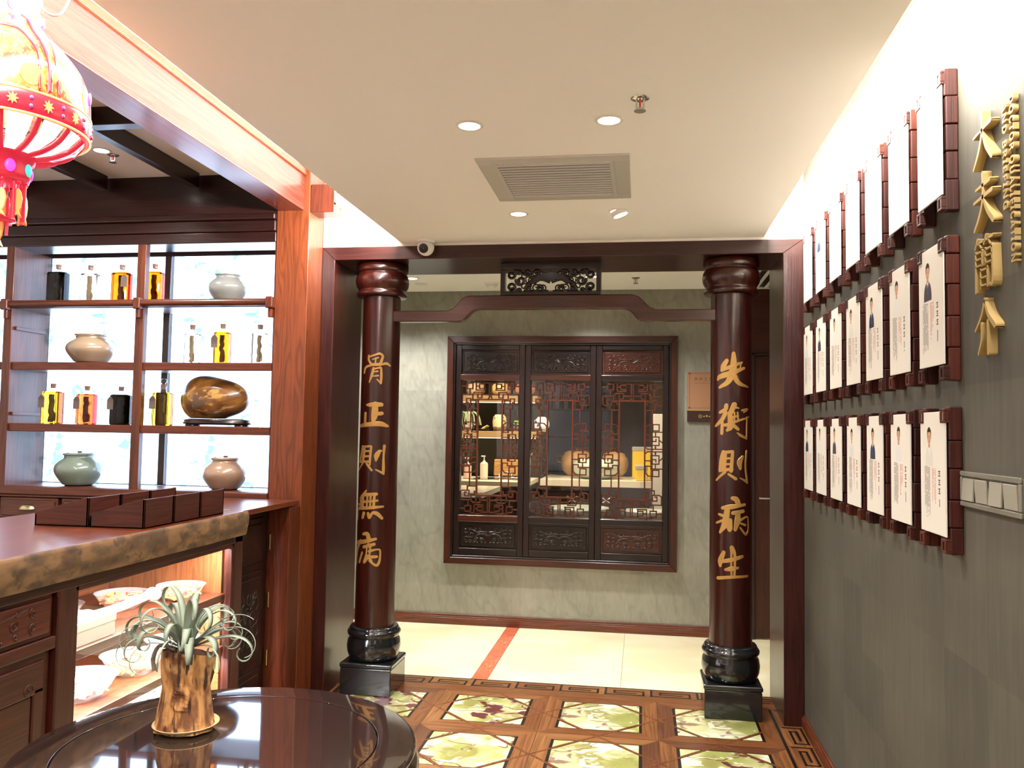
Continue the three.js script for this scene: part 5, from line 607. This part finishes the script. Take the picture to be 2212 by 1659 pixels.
// ---------------------------------------------------------------- kitchen seen through the lattice window
{
  const km = (n, label, boxes, m, cat = 'wall') => { const s = struct(n, label, cat); part(s, cat === 'wall' ? 'wall_face' : cat + '_face', boxes.map((b) => bx(...b, 0)), m); };
  const beige = mat([0.46, 0.38, 0.26], { roughness: 0.7 }), kd = wood(0x3a2018, 0, 0.35), top = mat([0.7, 0.66, 0.55], { roughness: 0.25 }), clay = mat([0.55, 0.34, 0.15], { roughness: 0.5 }), cel = mat([0.5, 0.58, 0.5], { roughness: 0.25, clearcoat: 0.4 }), yel = mat([0.82, 0.56, 0.02], { roughness: 0.4 }), ochre = mat([0.34, 0.22, 0.1], { roughness: 0.5 }), dk = mat([0.05, 0.055, 0.04], { roughness: 0.3 });
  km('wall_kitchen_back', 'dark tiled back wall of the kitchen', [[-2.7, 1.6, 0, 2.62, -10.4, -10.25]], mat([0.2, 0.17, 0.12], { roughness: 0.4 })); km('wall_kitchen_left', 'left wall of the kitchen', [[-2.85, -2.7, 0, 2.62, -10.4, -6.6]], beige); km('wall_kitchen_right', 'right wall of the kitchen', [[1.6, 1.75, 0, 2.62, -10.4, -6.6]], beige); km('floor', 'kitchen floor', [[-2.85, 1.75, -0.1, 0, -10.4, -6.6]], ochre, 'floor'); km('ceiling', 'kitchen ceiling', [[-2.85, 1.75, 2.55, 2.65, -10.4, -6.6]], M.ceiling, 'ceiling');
  for (const [x, z] of [[-1.6, -8.0], [-0.4, -8.2], [0.6, -7.6]]) { const d = thing('downlight', ['kitchen ceiling light over the sink counter', 'kitchen ceiling light over the island', 'kitchen ceiling light near the white door'][x < -1 ? 0 : x < 0 ? 1 : 2], 'downlight', [x, 2.55, z], 'kitchen downlights'); part(d, 'trim_ring', lathe([[0.05, -0.001], [0.052, -0.005], [0.062, -0.003], [0.062, 0.0005]], 28), M.trimRing); part(d, 'lens', cyl(0.05, 0.05, 0.004, 28, [0, -0.001, 0]), M.lampOn); spot(d, [1, 0.82, 0.55], x < 0 ? 12 : 6, [0, -0.04, 0], 1.2); }
  const sc = thing('kitchen_counter', 'pale stone sink counter under the kitchen wall shelf', 'counter', [-1.7, 0, -8.5]); part(sc, 'worktop', [bx(-0.98, 0.62, 0.955, 1.0, -0.42, 0.42, 0.004)], top); part(sc, 'cabinet', bx(-0.98, 0.6, 0, 0.955, -0.4, 0.36, 0.004), kd); part(sc, 'sink', bx(0.02, 0.5, 1.0, 1.006, -0.2, 0.25, 0.002), M.chrome); for (const x of [-0.6, -0.1, 0.35]) part(sc, 'handle', rod([x - 0.06, 0.82, 0.37], [x + 0.06, 0.82, 0.37], 0.008), M.chrome);
  const pc = thing('kitchen_counter', 'pale stone side counter running back from the lattice window', 'counter', [-1.9, 0, -7.05]); part(pc, 'worktop', bx(-0.77, 0.66, 0.955, 1.0, -0.38, 0.42, 0.004), top); part(pc, 'cabinet', bx(-0.77, 0.62, 0, 0.955, -0.36, 0.42, 0.004), kd);
  const is = thing('kitchen_island', 'kitchen island with a thick pale top and dark front', 'island', [-0.46, 0, -9.1]); part(is, 'worktop', bx(-0.58, 0.56, 0.93, 1.0, -0.62, 0.4, 0.004), top); part(is, 'cabinet', bx(-0.56, 0.54, 0, 0.93, -0.58, 0.37, 0.004), kd); for (const x of [-0.25, 0.1]) part(is, 'handle', [rod([x - 0.05, 0.83, 0.38], [x + 0.04, 0.77, 0.38], 0.007), rod([x + 0.06, 0.83, 0.38], [x - 0.03, 0.77, 0.38], 0.007)], M.chrome);
  const shelf = (y, label) => { const s = thing('wall_shelf', label, 'shelf', [-1.7, y, -8.9], 'kitchen wall shelves'); part(s, 'board', bx(-0.95, 0.62, -0.066, 0, -0.3, 0.18, 0.004), ochre); part(s, 'light_lip', bx(-0.9, 0.6, -0.076, -0.067, 0.1, 0.13, 0.001), glow([1, 0.85, 0.55], 1.6)); for (const x of [-0.6, 0.5]) part(s, 'bracket', bx(x - 0.012, x + 0.012, -0.2, -0.066, -0.3, -0.1, 0.003), dk); }; shelf(1.485, 'lower lit kitchen shelf carrying jars and vegetables'); shelf(1.86, 'upper lit kitchen shelf carrying round pots');
  lone('splashback', 'dark glass splashback behind the kitchen shelves', 'panel', bx(-0.95, 0.62, 0, 1.5, -0.02, 0.02, 0.002), dk, [-1.7, 1.0, -9.24]);
  const vj = (name, x, y, z, P, m, label, cat, extra) => { const j = thing(name, label, cat, [x, y, z]); part(j, 'body', lathe(P, 32), m); if (extra) extra(j); return j; };
  const landscape = tex(128, 128, (u, v) => { const r = v > 0.28 + 0.1 * fbm(u, v, 8, 2, 3, 811) ? [226, 206, 160] : [122, 98, 66]; return fbm(u, v, 16, 9, 3, 815) > 0.66 && v > 0.4 && v < 0.75 ? [96, 74, 50] : r; }, [1, 1]);
  vj('ceramic_jar', -1.49, 1.4865, -8.82, [[0.001, 0], [0.062, 0], [0.072, 0.03], [0.076, 0.1], [0.068, 0.15], [0.05, 0.168], [0.05, 0.175], [0.001, 0.176]], mat(0xffffff, { map: landscape, roughness: 0.4 }), 'cream jar with a painted landscape on the kitchen shelf', 'jar');
  const blue = tex(128, 64, (u, v) => fbm(u, v, 14, 8, 3, 821) > 0.58 && v > 0.2 && v < 0.7 ? [52, 74, 140] : [226, 230, 232], [1, 1]); vj('ceramic_jar', -1.04, 1.4865, -8.8, [[0.001, 0], [0.06, 0], [0.08, 0.04], [0.084, 0.08], [0.075, 0.12], [0.045, 0.145], [0.04, 0.155], [0.001, 0.156]], mat(0xffffff, { map: blue, roughness: 0.2 }), 'blue and white porcelain jar at the end of the kitchen shelf', 'jar');
  const gp = thing('ginger_plate', 'dark plate of pale ginger on the kitchen shelf', 'plate', [-1.66, 1.4865, -8.8]); part(gp, 'dish', lathe([[0.001, 0.004], [0.04, 0], [0.065, 0.02], [0.067, 0.022]], 24), dk); for (let k = 0; k < 6; k++) part(gp, 'ginger', tube([[rr(-0.03, 0), 0.016, rr(-0.02, 0.02)], [rr(-0.01, 0.02), 0.03, rr(-0.02, 0.02)], [rr(0.02, 0.06), 0.03 + rr(0, 0.03), rr(-0.02, 0.02)]], 0.007, 8, 6), mat([0.7, 0.52, 0.24], { roughness: 0.6 }));
  const veg = thing('potted_herb', 'leafy green herb in a purple pot on the kitchen shelf', 'plant', [-1.29, 1.4865, -8.8]); part(veg, 'pot', lathe([[0.001, 0], [0.04, 0], [0.052, 0.05], [0.048, 0.052], [0.001, 0.046]], 20), mat([0.22, 0.12, 0.2], { roughness: 0.4 })); for (let k = 0; k < 22; k++) { const s = sph(0.02, [rr(-0.05, 0.05), 0.065 + rr(0, 0.045), rr(-0.035, 0.035)], [1, 0.45, 1], 8, 6); part(veg, 'leaf_clump', s, mat([0.2, 0.42, 0.06], { roughness: 0.6 })); }
  const hp = thing('hanging_plant', 'pale hanging plant with arching leaves at the kitchen window side', 'plant', [-1.82, 1.4865, -8.75]); part(hp, 'pot', lathe([[0.001, 0], [0.04, 0], [0.055, 0.06], [0.05, 0.062], [0.001, 0.056]], 20), mat([0.6, 0.56, 0.5])); for (let k = 0; k < 16; k++) { const a = k * 2.4, q = 0.06 + 0.03 * (k % 3); part(hp, 'leaf', tube([[0, 0.06, 0], [Math.cos(a) * q * 0.5, 0.2, Math.sin(a) * q * 0.5], [Math.cos(a) * q, 0.17, Math.sin(a) * q], [Math.cos(a) * q * 1.3, 0.06, Math.sin(a) * q * 1.3]], 0.004, 12, 5), mat([0.5, 0.6, 0.36], { roughness: 0.6 })); }
  for (const [x, c, l] of [[-1.48, [0.72, 0.5, 0.2], 'amber round pot on the upper kitchen shelf'], [-1.22, [0.62, 0.2, 0.1], 'red-brown round pot on the upper kitchen shelf'], [-1.75, [0.55, 0.42, 0.26], 'tan round pot on the upper kitchen shelf']]) vj('round_pot', x, 1.8615, -8.8, [[0.001, 0], [0.06, 0], [0.1, 0.04], [0.105, 0.08], [0.08, 0.12], [0.05, 0.13], [0.001, 0.135]], mat(c, { roughness: 0.35 }), l, 'pot');
  const soap = (x, z, h, c, label) => vj('soap_bottle', x, 1.0065, z, [[0.001, 0], [0.038, 0], [0.04, 0.01], [0.04, h * 0.82], [0.03, h * 0.9], [0.013, h * 0.93], [0.013, h], [0.001, h]], mat(c, { roughness: 0.3 }), label, 'bottle', (j) => part(j, 'pump', [rod([0, h, 0], [0, h + 0.04, 0], 0.006), bx(-0.03, 0.012, h + 0.038, h + 0.05, -0.01, 0.01, 0.003)], M.white)); soap(-1.575, -8.42, 0.18, [0.8, 0.72, 0.58], 'tall cream soap pump bottle beside the kitchen sink'); soap(-1.74, -8.4, 0.16, [0.75, 0.5, 0.42], 'pink soap pump bottle beside the cream one');
  const cb = thing('cutting_board', 'wooden cutting board leaning in a wire stand by the sink', 'cutting board', [-1.38, 1.0065, -8.62]); part(cb, 'board', bx(-0.13, 0.13, 0.02, 0.19, -0.012, 0.012, 0.02), mat([0.62, 0.36, 0.13], { map: GRAIN[1], roughness: 0.5 })).rotation.x = -0.12; part(cb, 'wire_stand', [tube([[-0.06, 0, 0.06], [-0.06, 0.05, 0.03], [0.06, 0.05, 0.03], [0.06, 0, 0.06]], 0.004, 20, 6), rod([-0.12, 0.004, 0.0], [0.12, 0.004, 0], 0.005)], M.chrome);
  const fc = thing('kitchen_tap', 'tall chrome kitchen tap at the sink counter end', 'tap', [-1.16, 1.0, -8.75]); part(fc, 'spout', tube([[0, 0, 0], [0, 0.2, 0], [0.03, 0.26, 0.03], [0.06, 0.22, 0.09], [0.06, 0.19, 0.1]], 0.01, 30, 8), M.chrome); part(fc, 'base', cyl(0.02, 0.018, 0.03, 14, [0, 0.015, 0]), M.chrome);
  const potP = (R, h) => [[0.001, 0], [R * 0.55, 0], [R * 0.85, h * 0.22], [R, h * 0.55], [R * 0.92, h * 0.82], [R * 0.75, h * 0.93], [R * 0.76, h], [R * 0.7, h * 0.98]];
  vj('clay_pot', -0.72, 1.0, -9.5, potP(0.185, 0.26), clay, 'tan clay pot with a looped handle on the kitchen island', 'pot', (j) => { part(j, 'handle', tube([[-0.17, 0.13, 0], [-0.23, 0.17, 0], [-0.22, 0.21, 0], [-0.16, 0.21, 0]], 0.012, 20, 8), dk); part(j, 'lid', lathe([[0.14, 0.256], [0.1, 0.275], [0.02, 0.285], [0.001, 0.3]], 30), clay); });
  vj('clay_pot', -0.3, 1.0, -9.5, potP(0.16, 0.25), clay, 'tan clay pot behind the pale green one', 'pot', (j) => part(j, 'lid', lathe([[0.12, 0.246], [0.09, 0.265], [0.02, 0.275], [0.001, 0.288]], 30), clay));
  vj('celadon_pot', -0.47, 1.0, -9.0, potP(0.265, 0.21), cel, 'pale green ribbed pot in front on the kitchen island', 'pot');
  const yb = (x, y, z, w, h, label) => { const b = thing('yellow_box', label, 'box', [x, y, z]); part(b, 'body', bx(-w, w, 0, h, -0.1, 0.1, 0.012), yel); part(b, 'lid', bx(-w * 1.04, w * 1.04, h - 0.03, h + 0.02, -0.104, 0.104, 0.01), mat([0.6, 0.58, 0.5], { transmission: 0.4, roughness: 0.3 })); };
  yb(0.0, 1.0, -8.85, 0.06, 0.14, 'yellow container with a clear lid at the island end'); yb(0.0, 1.0, -9.3, 0.1, 0.32, 'large yellow box behind the pots on the island');
  const sb = thing('side_table', 'low dark table just behind the lattice window', 'table', [-0.4, 0, -7.2]); part(sb, 'top', bx(-0.6, 0.6, 0.68, 0.72, -0.3, 0.3, 0.004), kd); for (const [a, b] of [[-0.55, -0.25], [0.55, -0.25], [-0.55, 0.25], [0.55, 0.25]]) part(sb, 'leg', bx(a - 0.025, a + 0.025, 0, 0.68, b - 0.025, b + 0.025, 0.003), kd); vj('celadon_bowl', -0.52, 0.72, -7.15, [[0.001, 0.01], [0.12, 0.0], [0.2, 0.05], [0.25, 0.12], [0.255, 0.14], [0.24, 0.135], [0.18, 0.06], [0.001, 0.03]], cel, 'wide pale green bowl low behind the lattice window', 'bowl'); vj('celadon_bowl', 0.02, 0.72, -7.2, [[0.001, 0.01], [0.1, 0.0], [0.17, 0.05], [0.2, 0.12], [0.19, 0.125], [0.14, 0.05], [0.001, 0.03]], cel, 'smaller pale green bowl beside the wide one', 'bowl');
  const gc = thing('glass_cabinet', 'tall dark cabinet with a bluish lit inside and bottles', 'cabinet', [-0.75, 0, -10.0]); part(gc, 'carcass', [bx(-0.42, -0.38, 0, 2.1, -0.24, 0.2, 0.003), bx(0.38, 0.42, 0, 2.1, -0.24, 0.2, 0.003), bx(-0.42, 0.42, 2.06, 2.1, -0.24, 0.2, 0.003), bx(-0.42, 0.42, 0, 1.0, -0.24, 0.2, 0.003), bx(-0.42, 0.42, 1.42, 1.44, -0.24, 0.18, 0.003), bx(-0.42, 0.42, 1.74, 1.76, -0.24, 0.18, 0.003)], dk); part(gc, 'back_light', bx(-0.38, 0.38, 1.02, 2.05, -0.23, -0.22, 0), glow([0.4, 0.42, 0.46], 0.06));
  for (let k = 0; k < 7; k++) vj('dark_bottle', -1.05 + k * 0.1, 1.761, -10.05, [[0.001, 0], [0.026, 0], [0.026, 0.12], [0.01, 0.16], [0.01, 0.2], [0.001, 0.2]], dk, 'dark bottle standing in the bluish lit cabinet', 'bottle').userData.group = 'dark bottles in the lit cabinet';
  lone('dark_door', 'dark wooden door beyond the kitchen island', 'door', [bx(-0.2, 0.2, 0, 2.1, -0.03, 0.03, 0.004), bx(-0.13, 0.13, 1.1, 1.95, 0.02, 0.04, 0.006)], kd, [-0.12, 0, -10.2]);
  lone('white_door', 'white door panel at the right of the kitchen', 'door', [bx(0, 0.8, 0, 1.68, -0.03, 0.03, 0.004), bx(0.1, 0.7, 0.2, 1.5, 0.02, 0.035, 0.008)], mat([0.62, 0.62, 0.6], { roughness: 0.4 }), [0.11, 0, -8.5]);
}
scene.traverse((o) => { if (o.isMesh) { o.castShadow = true; o.receiveShadow = true; } if (o.isLight && !o.isRectAreaLight) o.castShadow = true; });
renderer.render(scene, camera);
